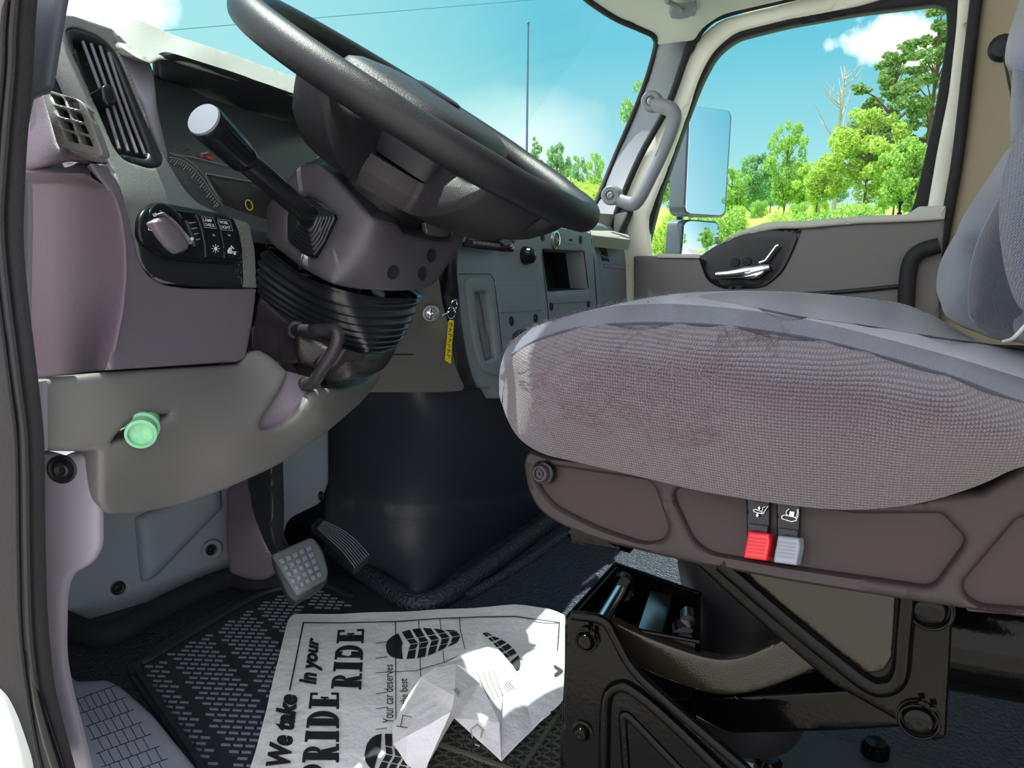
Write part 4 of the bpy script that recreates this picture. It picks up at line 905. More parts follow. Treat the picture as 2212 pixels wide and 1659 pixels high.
# stalk boot: stacked square rubber rings
bt = None; cS = np.array([671, 492.0])
for k in range(6):
    f_ = 1-.11*k; sh = -.004*k*1.7
    pts = [(cS[0]+(x-cS[0])*f_-k*1.5, cS[1]+(y-cS[1])*f_-k*3.2, 4) for x, y, *_ in [(636, 428), (664, 424), (722, 466), (698, 522), (676, 552), (650, 542), (619, 516), (619, 462)]]
    b_ = panel('lever_boot' if k == 0 else 'boot_fold', pts, SHs.shift(.003-.0048*k), 'bellows', sc if k == 0 else bt, thick=.006, er=.002, step=7)
    if k == 0: bt = b_
# indicator stalk
lv = lambda px, py, d: P(px, py, d)
A_ = SHs(662, 462, -.028); B_ = P(523, 340, .755); C2 = P(444, 262, .70)
stalk = tube('lever', [SHs(668, 470, -.01), A_, A_*.75+B_*.25, A_*.45+B_*.55, B_*.9+A_*.1, B_], [.0128, .0126, .0124, .0125, .0125, .012], 'bellows', sc, sm=3, seg=20, label='black multi function lever')
tdir = unit(C2-B_)
L_ = np.linalg.norm(C2-B_)
tip = lathe('lever_grip', [(.0128, -.006), (.0150, -.002), (.0158, .004), (.0160, L_*.4), (.0170, L_*.8), (.0176, L_), (.0168, L_+.0015), (.001, L_+.002)], B_, tdir, 'plastic_gloss', stalk, 36, label='shiny black lever grip')
lathe('lever_end_cap', [(.0165, 0), (.0160, .003), (.001, .0036)], B_+tdir*(L_+.001), tdir, 'grey_button', tip, 32, label='grey end cap')
for a in np.linspace(0, 2*math.pi, 9)[:-1]:
    x = unit(np.cross(tdir, (0, 0, 1))); y = np.cross(tdir, x); rr = x*math.cos(a)+y*math.sin(a)
    tube('grip_rib', [B_+rr*.0150+tdir*.006, B_+rr*.0168+tdir*(L_-.006)], .0011, 'plastic_gloss', tip, seg=6)
nb = B_+tdir*.008; obj('grip_button', *boxm(nb+up*.0155, tdir, unit(np.cross(tdir, up)), up, .007, .004, .002), 'plastic_black', tip)

# bellows
Ls = [(574, 524), (562, 548), (556, 566), (553, 584), (552, 600), (553, 616), (556, 630), (560, 644), (566, 656)]
Cs = [(716, 620), (722, 652), (728, 674), (733, 692), (737, 708), (741, 722), (744, 734), (748, 746), (752, 757)]
Rs = [(914, 640), (908, 652), (900, 672), (892, 690), (885, 704), (878, 717), (872, 728), (866, 738), (860, 746)]
def ringpts(k, inset):
    i = min(int(k), 7); t = k-i
    def ip(A): return np.array(A[i])*(1-t)+np.array(A[i+1])*t
    l_, c_, r_ = ip(Ls), ip(Cs), ip(Rs)
    mid = np.array([(l_[0]+r_[0])/2, (l_[1]+r_[1])/2])
    l_ = l_+(mid-l_)*inset*.7; c_ = c_+(mid-c_)*inset*1.1; r_ = r_+(mid-r_)*inset*.7
    pl = P(*l_, .985); pc = P(*c_, .885+.012*k*.4); pr = P(*r_, 1.0+.002*k)
    m1 = P(*((l_*.5+c_*.5)+np.array([-8, 10])), .925); m2 = P(*((r_*.5+c_*.5)+np.array([6, 12])), .925)
    pb = pl+pr-pc
    lp = smoothloop([pl, m1, pc, m2, pr, pb+(pr-pb)*.5, pb, pb+(pl-pb)*.5], 8); return lp
V = []; Fs = []; lev = []
for k in np.arange(0, 8.01, .125):
    fr = k-int(k); ins = .5-.5*math.cos(2*math.pi*fr); lev.append(ringpts(min(k, 7.999), .085*ins**1.2+(0 if k > .2 else 0)))
for lp in lev: V += list(lp)
n = len(lev[0])
for i in range(len(lev)-1):
    for j in range(n): Fs.append((i*n+j, i*n+(j+1) % n, (i+1)*n+(j+1) % n, (i+1)*n+j))
obj('bellows', V, Fs, 'bellows', sc, sharp=80, label='black ribbed rubber bellows')

# plate and casting below the bellows
P1 = Surf([(560, 660, .96), (700, 750, .88), (640, 700, .905), (550, 755, .95), (620, 790, .90), (690, 790, .875), (600, 720, .93)])
panel('column_bracket', [(556, 640, 4), (580, 660), (636, 706), (700, 748), (745, 752), (720, 790, 10), (700, 800, 8), (660, 780, 6), (622, 786, 8), (600, 782, 6), (575, 765, 10), (536, 752, 6)], P1, 'worn_steel', sc, thick=.03, er=.004, step=12, label='worn steel column bracket')
o, x, y, n = P1.frame(645, 758); V, Fs = lathemesh([(.0062, -.001), (.0062, .0005), (.001, .0005)], o, n, 18); obj('bracket_hole', [o+(np.array(v)-o)@np.eye(3)*np.array([1.6, 1, 1]) for v in V], Fs, 'deep_black', sc)
P2 = Surf([(700, 760, .875), (760, 810, .87), (860, 750, .97), (850, 790, .965), (690, 810, .88)])
panel('column_casting', [(640, 716, 6), (700, 745, 8), (745, 755, 10), (800, 760, 20), (862, 744, 4), (858, 764, 10), (838, 796, 16), (800, 815, 20), (750, 826, 20), (700, 826, 10), (680, 800, 10), (650, 790, 10), (640, 760, 8)], P2.shift(.004), 'cast_black', sc, thick=.05, er=.006, step=12, label='worn black casting under the bellows')
lp = [P1(632, 713, -.005), P1(655, 714, -.035), P1(690, 713, -.055), P1(716, 712, -.06), P1(727, 718, -.062), P1(729, 734, -.062), P1(716, 766, -.058), P1(694, 800, -.05), P1(680, 822, -.042), P1(664, 832, -.035), P1(646, 826, -.02), P1(632, 806, .0), P1(622, 788, .02)]
tube('tilt_lever', lp, .0072, 'worn_steel', sc, sm=5, seg=14, label='bent steel tilt lever')
lathe('lever_pin', [(.011, -.01), (.011, .004), (.008, .006), (.001, .0062)], P1(641, 713, -.012), unit(CAM-P1(641, 713)), 'worn_steel', sc, 18)
tube('column_shaft', [WC-wn*.16, WC-wn*.45, WC-wn*.50+np.array([0, .3, -.1])], .03, 'deep_black', sc)

# ================================================================ PEDALS
bp = thing('brake_pedal', 'brake pedal with a worn square block rubber pad on a black arm', 'pedal', P(650, 1290, 1.2))
BA = Surf([ax(560, 1020, .84), ax(600, 1190, .80), ax(530, 1040, .84)])
panel('pedal_arm', [(530, 1000), (585, 985), (588, 1100, 20), (586, 1160, 20), (612, 1205, 10), (596, 1214, 5), (572, 1180, 20), (545, 1110, 20), (533, 1050, 10)], BA, 'plastic_black', bp, thick=.02, er=.003, step=14)
BS = Surf([(582, 1196, 1.13), (680, 1158, 1.16), (640, 1298, 1.10), (712, 1240, 1.14), (645, 1215, 1.122)])
panel('pedal_plate', [(583, 1200, 6), (640, 1176, 10), (678, 1157, 14), (700, 1185, 20), (712, 1235, 14), (708, 1258, 10), (680, 1280, 10), (640, 1302, 6), (620, 1288, 10), (596, 1238, 20)], BS, 'mat_rubber', bp, thick=.022, er=.005, step=8)
pdp = panel('pedal_pad', [(584, 1197, 8), (640, 1172, 10), (676, 1157, 12), (698, 1190, 20), (711, 1235, 12), (706, 1252, 10), (642, 1290, 8), (608, 1238, 20)], BS.shift(-.004), 'pad_grey', bp, thick=.008, er=.004, step=8, label='worn grey rubber pad with raised square blocks')
blk = []
for i in range(5):
    for j in range(5):
        u0 = .07+i*.178; v0 = .10+j*.165; q = quadmap([(u0, v0), (u0+.125, v0), (u0+.125, v0+.115), (u0, v0+.115)], (640, 1288), (706, 1248), (675, 1162), (588, 1200))
        panel('pad_block', [tuple(t_)+(3,) for t_ in q], BS.shift(-.0065), 'mat_rib', pdp, thick=.004, er=.001, step=8, r=2)
ap = thing('accelerator_pedal', 'ribbed black accelerator pedal by the engine cover', 'pedal', P(770, 1225, 1.25))
AS = Surf([(797, 1197, 1.28), (763, 1225, 1.25), (735, 1150, 1.32), (690, 1160, 1.31), (700, 1120, 1.36)])
apb = panel('pedal_body', [(799, 1196, 3), (764, 1227, 3), (735, 1195, 20), (700, 1155, 20), (670, 1135), (690, 1115), (735, 1140, 20), (770, 1165, 20)], AS, 'plastic_black', ap, thick=.012, er=.003, step=8)
for k in range(8):
    t = (k+.5)/8; tube('pedal_rib', [AS(799-35*t, 1197+30*t, -.001), AS(768-32*t, 1163+27*t, -.001), AS(735-34*t, 1140+18*t, -.001), AS(700-15*t, 1124+18*t, -.001)], .0012, 'mat_rib', apb, sm=2, seg=6)
cb_ = thing('pedal_bracket_cover', 'grey plastic cover hanging down beside the brake pedal arm', 'cover', P(640, 1190, 1.3))
CB = Surf([ay(600, 1000, .98), ay(700, 950, .98), ay(700, 1080, .97), ay(605, 1180, .93)])
panel('cover_plate', [(590, 985), (600, 970), (712, 915), (713, 1040, 14), (706, 1060, 14), (694, 1088, 10), (655, 1106, 30), (628, 1120, 30), (617, 1145, 30), (612, 1192, 8), (598, 1190, 6), (584, 1130, 20), (588, 1060, 20)], CB, 'plastic_kick', cb_, thick=.02, er=.006, step=12)
screw(CB, 693, 1071, .009, cb_)
cl_ = thing('column_boot_cover', 'mauve grey moulded cover in the footwell left of the brake pedal', 'cover', P(540, 1255, 1.45))
CQ = Surf([ay(485, 1100, 1.17), ay(485, 1240, 1.14), ay(585, 1230, 1.06), ay(560, 1050, 1.10), ay(530, 1150, 1.10)])
panel('cover_shell', [(484, 1060), (520, 1025), (545, 1010), (556, 1080, 20), (574, 1150, 30), (596, 1215, 20), (592, 1246, 14), (570, 1257, 14), (540, 1257, 14), (492, 1240, 8), (484, 1180, 20)], CQ, 'plastic_mauve', cl_, thick=.06, er=.01, step=12)

# ================================================================ FLOOR MAT
def fl(px, py, z=0.0): return P(*az(px, py, z))
def fproj(w): return np.array(proj(w))[:2]
fm_ = thing('floor_mat', 'black rubber floor mat with rows of short ribs under the paper sheet', 'floor mat', fl(700, 1500))
MZ = .010
MS = Surf([az(300, 1440, MZ), az(600, 1280, MZ), az(1200, 1350, MZ), az(900, 1600, MZ)])
MO = [(268, 1438, 20), (400, 1350, 20), (560, 1262, 20), (700, 1225, 30), (930, 1320, 20), (1240, 1330), (1230, 1480), (1222, 1760), (480, 1760), (380, 1600, 30)]
panel('mat_base', MO, MS, 'mat_rubber', fm_, thick=.008, er=.003, step=40)
tube('mat_rim', [MS(x, y, -.002) for x, y in ((444, 1700), (425, 1640), (318, 1480), (298, 1440), (330, 1420), (420, 1365), (520, 1306), (590, 1275), (690, 1262), (760, 1290))], .006, 'mat_rubber', fm_, sm=4, seg=8)
e1 = np.array([.40, -.917, 0]); e2 = np.array([.917, .40, 0]); org = fl(300, 1440, MZ)
ribs = []; poly = np.array([(312, 1443), (600, 1290), (690, 1275), (760, 1310), (640, 1330), (545, 1659), (545, 1750), (470, 1750), (432, 1645), (330, 1490)], float)
for i in range(-40, 60):
    for j in range(-60, 60):
        c = org+e1*(.0175*j+.008*(i % 2)*0)+e2*(.0125*i)
        p_ = fproj(c)
        if not (0 < p_[0] < 900 and 1200 < p_[1] < 1760): continue
        if not inside(poly, np.array([p_]))[0]: continue
        if abs(((c-org)@unit(e1*1.0+e2*.9)) % .085-.0425) < .008: continue
        ribs.append(boxm(c+EZ*.001, e1, e2, EZ, .0066, .0011, .0018, bev=0))
obj('mat_ribs', *merge(ribs), 'mat_rib', fm_, kind='stuff')
lat = []; poly = np.array([(930, 1560), (1000, 1500), (1100, 1450), (1222, 1440), (1222, 1700), (900, 1720)], float)
d1 = unit(e1+e2*.75); d2 = unit(e1-e2*.75); c0 = fl(1080, 1600, MZ)
def latline(dd_, oo):
    k = np.arange(-.35, .35, .006); pts = [c0+oo+dd_*t for t in k]
    ok = [inside(poly, np.array([fproj(p_)]))[0] for p_ in pts]; s_ = None
    for i, o_ in enumerate(ok+[False]):
        if o_ and s_ is None: s_ = i
        if not o_ and s_ is not None:
            if i-s_ > 1: a_, b_ = pts[s_], pts[i-1]; t_ = unit(b_-a_); lat.append(boxm((a_+b_)/2+EZ*.001, t_, np.cross(EZ, t_), EZ, np.linalg.norm(b_-a_)/2, .0011, .0025, bev=0))
            s_ = None
for k in range(-16, 17):
    nn1 = np.cross(EZ, d1); nn2 = np.cross(EZ, d2); latline(d1, nn1*k*.0145); latline(d2, nn2*k*.0145)
obj('mat_lattice', *merge(lat), 'mat_sunlit', fm_, kind='stuff', label='diamond lattice of the mat')  # same rubber as the mat, coloured as if in sun
tube('mat_bar', [MS(945, 1608, -.003), MS(1100, 1662, -.003), MS(1180, 1690, -.003)], .0045, 'mat_sunlit', fm_, seg=8)
tube('mat_bar', [MS(1216, 1530, -.003), MS(1170, 1600, -.003), MS(1130, 1659, -.003), MS(1110, 1700, -.003)], .0045, 'mat_sunlit', fm_, seg=8)

# sill step pad with brick-like grooves
SPf = Surf([az(150, 1470, .03), az(250, 1470, .03), az(430, 1659, .03)])
sp = thing('sill_step_pad', 'grey plastic door sill pad with a grid of thin grooves', 'sill pad', fl(260, 1600, .01))
sps = panel('pad_plate', [(140, 1400, 10), (150, 1452, 14), (165, 1468, 14), (232, 1464, 20), (262, 1480, 20), (330, 1540, 20), (452, 1690), (452, 1740), (210, 1740), (170, 1600, 30)], SPf, 'step_pad', sp, thick=.028, er=.006, step=20)
gv = []
for k in range(7):
    x0 = 162+k*11.5; y0 = 1512+k*29; x1 = x0+90+k*7; y1 = y0-32-k*2.6; gv += stroke([(x0, y0), (x1, y1)], 1.6)
for k in range(7):
    for j in range(6):
        t0 = (j+.5*(k % 2)+.3)/6.3; xa = 162+k*11.5+(90+k*7)*t0; ya = 1512+k*29-(32+k*2.6)*t0; gv += stroke([(xa, ya), (xa+15, ya+27.5)], 1.6)
flat('pad_grooves', gv, SPf, 'plastic_black', sps, off=-.0003, th=.0006)

# ================================================================ PAPER SHEET
def b2(x, y): return (500+x/2.765, 1250+y/2.765)
PZ = .016
PSs = Surf([az(635, 1330, PZ), az(900, 1330, PZ+.004), az(1200, 1320, PZ+.012), az(545, 1659, PZ), az(900, 1600, PZ), az(1150, 1500, PZ), az(1220, 1450, PZ+.006), az(750, 1500, PZ+.005), az(1050, 1380, PZ), az(1130, 1340, PZ+.012), az(1165, 1370, PZ+.002)])
ps = thing('paper_floor_sheet', 'white paper floor sheet printed with slogan and black shoe prints, corner crumpled', 'paper', fl(850, 1500, .012))
sheet = panel('sheet', [b2(370, 212)+(6,), b2(860, 205)+(20,), b2(1300, 180)+(30,), b2(1720, 156)+(20,), b2(1900, 178)+(20,), b2(1992, 222)+(4,), b2(1990, 600), b2(1985, 640), b2(1720, 640), b2(1610, 900), b2(1330, 830), b2(1180, 1090), b2(1140, 1260), b2(60, 1300)+(4,), b2(180, 900)+(60,), b2(250, 600)+(60,), b2(340, 240)+(10,)], PSs, 'paper', ps, thick=.0008, step=16,
    dfn=lambda q, dd: .0009*np.sin(q[:, 0]/23+q[:, 1]/37)+.0007*np.sin(q[:, 1]/17-q[:, 0]/61))
def qd(*p_): return [b2(*t) for t in p_]
IO = -.0030
textobj('slogan', 'We take', qd((352, 1112), (397, 690), (283, 690), (203, 1118)), PSs, 'ink', sheet, bold=.05, shear=.28, off=IO)
textobj('slogan', 'in your', qd((540, 632), (545, 350), (452, 350), (398, 632)), PSs, 'ink', sheet, bold=.045, shear=.28, off=IO)
textobj('small_line', 'Your car deserves', qd((968, 862), (963, 512), (916, 512), (904, 862)), PSs, 'ink', sheet, bold=.0, off=IO)
textobj('small_line', 'the best', qd((1054, 750), (1050, 596), (1003, 596), (1008, 750)), PSs, 'ink', sheet, bold=.0, off=IO)
# slab serif capitals
def slab(word):
    polys = []; x = 0
    def R4(a, b, c, d): polys.append([(x+a, b), (x+c, b), (x+c, d), (x+a, d)])
    def bowl(cx, cy, rx, ry, ix, iy, a0=-90, a1=90):
        A = np.radians(np.linspace(a0, a1, 13))
        for p_, q_ in zip(A[:-1], A[1:]): polys.append([(x+cx+rx*math.cos(p_), cy+ry*math.sin(p_)), (x+cx+rx*math.cos(q_), cy+ry*math.sin(q_)), (x+cx+ix*math.cos(q_), cy+iy*math.sin(q_)), (x+cx+ix*math.cos(p_), cy+iy*math.sin(p_))])
    for ch in word:
        sw = .24
        if ch == 'I': R4(.09, 0, .09+sw+.02, 1); R4(0, 0, .37, .085); R4(0, .915, .37, 1); x += .46
        if ch == 'P': R4(.08, 0, .08+sw, 1); R4(0, 0, .35, .085); R4(0, .915, .3, 1); R4(.2, .42, .3, .5); bowl(.28, .71, .26, .29, .10, .21); x += .60
        if ch == 'R':
            R4(.08, 0, .08+sw, 1); R4(0, 0, .33, .085); R4(0, .915, .3, 1); R4(.2, .46, .3, .54); bowl(.28, .74, .25, .26, .10, .18)
            polys.append([(x+.27, .5), (x+.42, .5), (x+.53, .1), (x+.38, .05)]); R4(.40, 0, .62, .085); x += .68
        if ch == 'D': R4(.08, 0, .08+sw, 1); R4(0, 0, .3, .085); R4(0, .915, .3, 1); bowl(.26, .5, .31, .5, .13, .41); x += .64
        if ch == 'E':
            R4(.08, 0, .08+sw, 1); R4(0, 0, .55, .085); R4(0, .915, .53, 1); R4(.2, .45, .4, .54); R4(.34, .36, .40, .63); R4(.47, .0, .55, .27); R4(.45, .74, .53, 1); x += .6
    polys = [[(px/(x-.05), py) for px, py in q] for q in polys]; return polys
def slabobj(word, quad):
    V = []; Fs = []
    for pl in slab(word):
        q = quadmap(pl, *quad); k = len(V); V += list(PSs.pts(q, IO)); Fs.append(tuple(range(k, k+len(pl))))
    obj('slogan', V, Fs, 'ink', sheet, label='heavy slab serif capitals')
slabobj('RIDE', qd((775, 662), (793, 300), (636, 303), (594, 655)))
slabobj('PRIDE', qd((642, 1205), (642, 680), (472, 676), (408, 1205)))
def ink(name, polys, m='ink'): return flat(name, [[b2(*p_) for p_ in pl] for pl in polys], PSs, m, sheet, off=IO, th=.0002)
ink('frame_line', stroke([(348, 665), (430, 260)], 8)+stroke([(426, 262), (640, 264), (980, 256), (1240, 238), (1500, 228), (1700, 226), (1960, 262)], 6)+stroke([(1958, 262), (1946, 430)], 6))
ink('frame_line', stroke([(980, 258), (982, 870)], 5)+stroke([(1118, 250), (1126, 480), (1136, 700)], 4)+stroke([(1245, 240), (1270, 500)], 4)+stroke([(1362, 232), (1366, 300), (1395, 420)], 4))
for y0 in (380, 470, 560, 682, 772, 895): ink('road_line', stroke([(862, y0+5), (930, y0-4)] if y0 != 560 else [(862, 562), (980, 555), (1100, 550), (1160, 530), (1270, 500), (1400, 440)], 3.5))
def sole(cx, cy, ln, wd, ang, s0=0, s1=1):
    """shoe print: chunky lugs split by pale chevron gaps"""
    c, s_ = math.cos(math.radians(ang)), math.sin(math.radians(ang))
    def w(t): return (math.sin(math.pi*min(max(t, 0.0), 1)**.75)**.5)*(.5 if t < .6 else .5-.06*math.sin((t-.6)/.4*math.pi))
    def T(t, k): x = (t-.5)*ln; y = k*wd; return (cx+x*c-y*s_, cy+x*s_+y*c)
    out = []
    cap = [T(t, -w(t)) for t in np.linspace(.005, .2, 7)]+[T(.235, -.1), T(.21, 0.05)]+[T(t, w(t)) for t in np.linspace(.2, .005, 7)]
    out.append(cap)
    for i in range(5):
        a = .235+i*.145; b_ = a+.115
        for sg in (-1, 1):
            if a+.02 > s1 or a < s0: continue
            out.append([T(a+.015, sg*w(a)), T(min(b_+.01, .985), sg*w(min(b_+.01, .985))), T(b_+.05, sg*.20), T(a+.06, sg*.20)])
            out.append([T(a+.065, sg*.17), T(b_+.05, sg*.17), T(b_+.09, 0.015*sg), T(a+.10, .015*sg)])
    return out
ink('shoe_print', sole(1140, 380, 440, 175, -10))
ink('shoe_print', sole(1600, 440, 300, 150, 225))
ink('shoe_print', sole(985, 1060, 380, 250, 12))
textobj('edge_text', 'Driv', qd((1988, 800), (1978, 508), (1902, 512), (1905, 800)), PSs, 'ink', sheet, bold=.02, off=IO)
# crumpled folded corner (heights above the floor)
cv = {}
def K(n_, x, y, z): cv[n_] = P(*az(*b2(x, y), z))
for n_, x, y, z in (('a', 960, 880, .03), ('b', 1050, 700, .045), ('c', 1130, 590, .055), ('d', 1220, 530, .065), ('e', 1340, 512, .075), ('f', 1332, 700, .085), ('g', 1310, 800, .075), ('h', 1050, 940, .05),
    ('i', 1180, 1090, .03), ('j', 1140, 1190, .02), ('k', 1040, 1095, .03), ('l', 965, 985, .03), ('m', 1440, 550, .07), ('n', 1490, 620, .06), ('o', 1600, 860, .045), ('p', 1612, 1090, .02), ('q', 1330, 832, .05),
    ('r', 1280, 510, .05), ('s', 1450, 400, .055), ('t', 1530, 422, .06), ('u', 1620, 700, .04), ('v', 1470, 302, .05), ('w', 1560, 380, .055), ('x', 1680, 520, .03), ('y', 1720, 578, .03), ('z', 1985, 590, .03), ('A', 1985, 730, .022), ('B', 1800, 900, .02)):
    K(n_, x, y, z)
faces = ['abh', 'bcgh', 'cdf', 'cfg', 'def', 'lhk', 'alh', 'hgi', 'hik', 'kij', 'gqi', 'emnf', 'nqgf', 'noq', 'opq', 'rste', 'etm', 'mtn', 'ntuo', 'vwt', 'vts', 'wxt', 'xut', 'xyu', 'yzBu', 'zAB', 'uBp', 'upo']
keys = list(cv); V = [cv[k] for k in keys]; FT = []
for f in faces:
    ids = [keys.index(c) for c in f]
    for i in range(1, len(ids)-1): FT.append((ids[0], ids[i], ids[i+1]))
bm = bmesh.new(); vs = [bm.verts.new(v) for v in V]
for f in FT:
    try: bm.faces.new([vs[i] for i in f])
    except ValueError: pass
bmesh.ops.subdivide_edges(bm, edges=bm.edges[:], cuts=3, use_grid_fill=True); bm.verts.index_update()
V2 = [np.array(v.co)+np.array([0, 0, .0022])*noise.noise(Vector(v.co)*45) for v in bm.verts]; F2 = [tuple(v.index for v in f.verts) for f in bm.faces]; bm.free()
n = len(V2); obj('crumpled_corner', V2, F2, 'paper', ps, sharp=14, label='crumpled creased corner folded over')
CRs = {}
def facemark(name, tri, polys, m='ink_pale'):
    sf = Surf([(lambda q: (q[0], q[1], q[2]))(proj(cv[t])) for t in tri]); return flat(name, [[b2(*p_) for p_ in pl] for pl in polys], sf, m, ps, off=-.004, th=.0003)
facemark('faint_lettering', 'gmq', stroke([(1340, 660), (1400, 760)], 26))
facemark('faint_lettering', 'noq', stroke([(1440, 950), (1430, 900), (1470, 870), (1500, 900), (1490, 940)], 9)+stroke([(1505, 900), (1490, 950)], 9)+stroke([(1455, 990), (1480, 1000)], 8))
facemark('bent_lines', 'tun', sum([stroke([(1470+k*32, 560-k*6), (1500+k*30, 640-k*6), (1540+k*26, 720-k*10)], 7) for k in range(4)], []), 'mark_grey')
facemark('bent_lines', 'xyu', sum([stroke([(1590+k*14, 545), (1605+k*16, 610), (1650+k*12, 665-k*8)], 5) for k in range(4)], []), 'mark_grey')
facemark('bent_lines', 'alh', stroke([(985, 880), (1050, 890)], 5)+stroke([(1025, 815), (1010, 880)], 5)+stroke([(1020, 815), (1075, 826)], 4), 'ink')

# ================================================================ DRIVER'S SEAT
def b4(x, y): return (1050+x/1.904, 600+y/1.904)
def b3(x, y, *r): return (1150+x/2.083, 1150+y/2.083)+r
seat = thing('driver_seat', 'dark grey fabric driver seat with thick knit sided cushion and backrest', 'seat', (.78, .1, .40))
# one cushion surface: bulging knit side, woven border band, soft top rising to the far bolster
A_ = []
for L__ in ([(1118, 950, .60), (1250, 1002, .585), (1500, 1062, .57), (1800, 1105, .57), (2100, 1060, .58), (2290, 960, .58)],
    [(1150, 850, .565), (1300, 860, .53), (1500, 860, .515), (1850, 900, .515), (2200, 930, .53)],
    [(1104, 765, .62), (1155, 735, .60), (1230, 712, .585), (1320, 700, .575), (1450, 698, .57), (1600, 708, .57), (1750, 733, .57), (1900, 769, .57), (2180, 858, .57)],
    [(1096, 735, .66), (1210, 682, .645), (1330, 657, .64), (1450, 654, .635), (1600, 666, .635), (1760, 692, .635), (1900, 727, .635), (2060, 770, .635), (2290, 844, .635)],
    [(1400, 641, .86), (1480, 629, .97), (1600, 625, 1.02), (1780, 634, 1.03), (1950, 653, 1.03), (2080, 716, 1.0), (2212, 746, .95), (1074, 830, .68), (1700, 655, .88), (1900, 690, .88), (2060, 735, .85), (2640, 940, .60), (2640, 860, .59), (2640, 800, .72), (2640, 770, .95)]):
    A_ += [ax(*t_) for t_ in L__]
CK = Surf(A_); CT = CK; TP = CK
FULL = [(1074, 830, 30), (1078, 790, 30), (1094, 742, 40), (1135, 710, 40), (1215, 682, 40), (1330, 655, 40), (1400, 640, 50), (1480, 629, 60), (1600, 625, 80), (1720, 628, 80), (1830, 637, 80), (1950, 652, 60), (2010, 676, 50), (2080, 716, 50), (2125, 740, 40), (2320, 748), (2640, 770, 40), (2660, 940, 40), (2400, 985, 60), (2200, 1012, 50), (2120, 1052, 60), (2010, 1088, 60), (1900, 1104, 80), (1790, 1105, 80), (1650, 1088, 100), (1500, 1062, 100), (1380, 1032, 100), (1250, 1002, 80), (1170, 984, 50), (1118, 952, 50), (1086, 895, 50)]
side = FULL; EB = (FULL, .0014)
cush = panel('cushion', FULL, CK, 'knit_grey', seat, thick=np.array([.12, .02, -.03]), step=11, ebase=EB, er=0, label='coarse grey knit seat cushion')
bandt = [(1096, 738), (1135, 711), (1210, 685), (1330, 659), (1450, 655), (1600, 667), (1760, 693), (1900, 728), (2060, 771), (2310, 848)]
bandb = [(2310, 905), (2180, 860), (2060, 816), (1900, 769), (1760, 734), (1600, 709), (1450, 699), (1320, 701), (1230, 713), (1155, 737), (1106, 766), (1092, 800), (1082, 880)]
panel('border_band', [(1075, 850), (1080, 790, 10)]+[p_+(60,) for p_ in bandt]+[p_+(60,) for p_ in bandb], CK.shift(-.0012), 'band_knit', seat, thick=.001, ebase=EB, step=9, label='finer woven border band')
tube('seam', [CK(x, y, -.0015) for x, y in reversed(bandb[:-2])], .0016, 'plush_dark', seat, sm=5, seg=8)
topo = [p_+(50,) for p_ in bandt[2:]]+[(2310, 756), (2125, 742, 40), (2080, 718, 50), (2010, 678, 50), (1950, 654, 60), (1830, 639, 80), (1720, 630, 80), (1600, 627, 80), (1480, 631, 60), (1400, 642, 50), (1330, 656, 40)]
panel('cushion_top', topo, CK.shift(-.0014), 'plush', seat, thick=.0012, ebase=EB, step=7, label='soft blue grey cushion top')
panel('far_bolster', [(1500, 640, 20), (1580, 629, 40), (1720, 632, 80), (1830, 641, 80), (1950, 656, 60), (2010, 680, 50), (2080, 720, 50), (2110, 738, 10), (2030, 730, 40), (1940, 714, 60), (1840, 699, 60), (1740, 686, 60), (1620, 662, 40), (1540, 648, 30)], CK.shift(-.004), 'plush_dark', seat, thick=.003, ebase=EB, step=7, label='raised bolster on the far edge')
tube('seam', [CK(x, y, -.003) for x, y in ((1640, 667), (1740, 687), (1860, 703), (1990, 724), (2110, 741), (2250, 762))], .0012, 'plush_dark', seat, sm=4, seg=6)
# loose pulled threads on the worn corner
th_ = []; r2 = np.random.default_rng(3)
def strand(x, y, ln, a0, amp=.5):
    pts = []; a = a0; px, py = x, y
    n_ = int(ln/4)+3; lift = r2.uniform(.0004, .0016)
    for i in range(n_):
        t = i/(n_-1); pts.append(CK(px, py, -lift*math.sin(math.pi*t)-.0006)); a += r2.normal(0, amp)*.6; a = a0+(a-a0)*.85; px += math.cos(a)*4; py += math.sin(a)*3.5
    th_.append(tubemesh(pts, .0002, 3))
for i in range(300):
    u_ = r2.random(); x = 1105+r2.random()**1.3*430; y = 790+(x-1100)*.22+r2.normal(0, 62)
    if not inside(np.array([p_[:2] for p_ in side]), np.array([(x, y)]))[0] or segdist(np.array([p_[:2] for p_ in side], float), np.array([(x, y)]))[0] < 40: continue
    strand(x, y, r2.uniform(20, 75), r2.normal(.25, .5))
for i in range(60): strand(r2.uniform(1540, 1700), r2.normal(730, 12), r2.uniform(14, 40), r2.uniform(-3, 3), .9)
obj('loose_threads', *merge(th_), 'thread', seat, kind='stuff', label='pale pulled threads on the worn knit')
# fuzz standing up along the silhouette
fz = []
sil = smoothloop([(1100, 745), (1140, 712), (1215, 684), (1330, 655), (1400, 640), (1500, 628), (1600, 625), (1750, 632), (1900, 647), (2000, 672)], 30, closed=False)
for i in range(450):
    q = sil[r2.integers(len(sil))]; b0 = (TP if q[0] > 1330 else CT)(q[0]+r2.normal(0, 3), q[1]+4); d_ = unit(EZ+r2.normal(0, .6, 3)); fz.append(tubemesh([b0, b0+d_*.002, b0+unit(d_+r2.normal(0, .5, 3))*.0045], .00012, 3))
obj('fuzz', *merge(fz), 'plush', seat, kind='stuff')

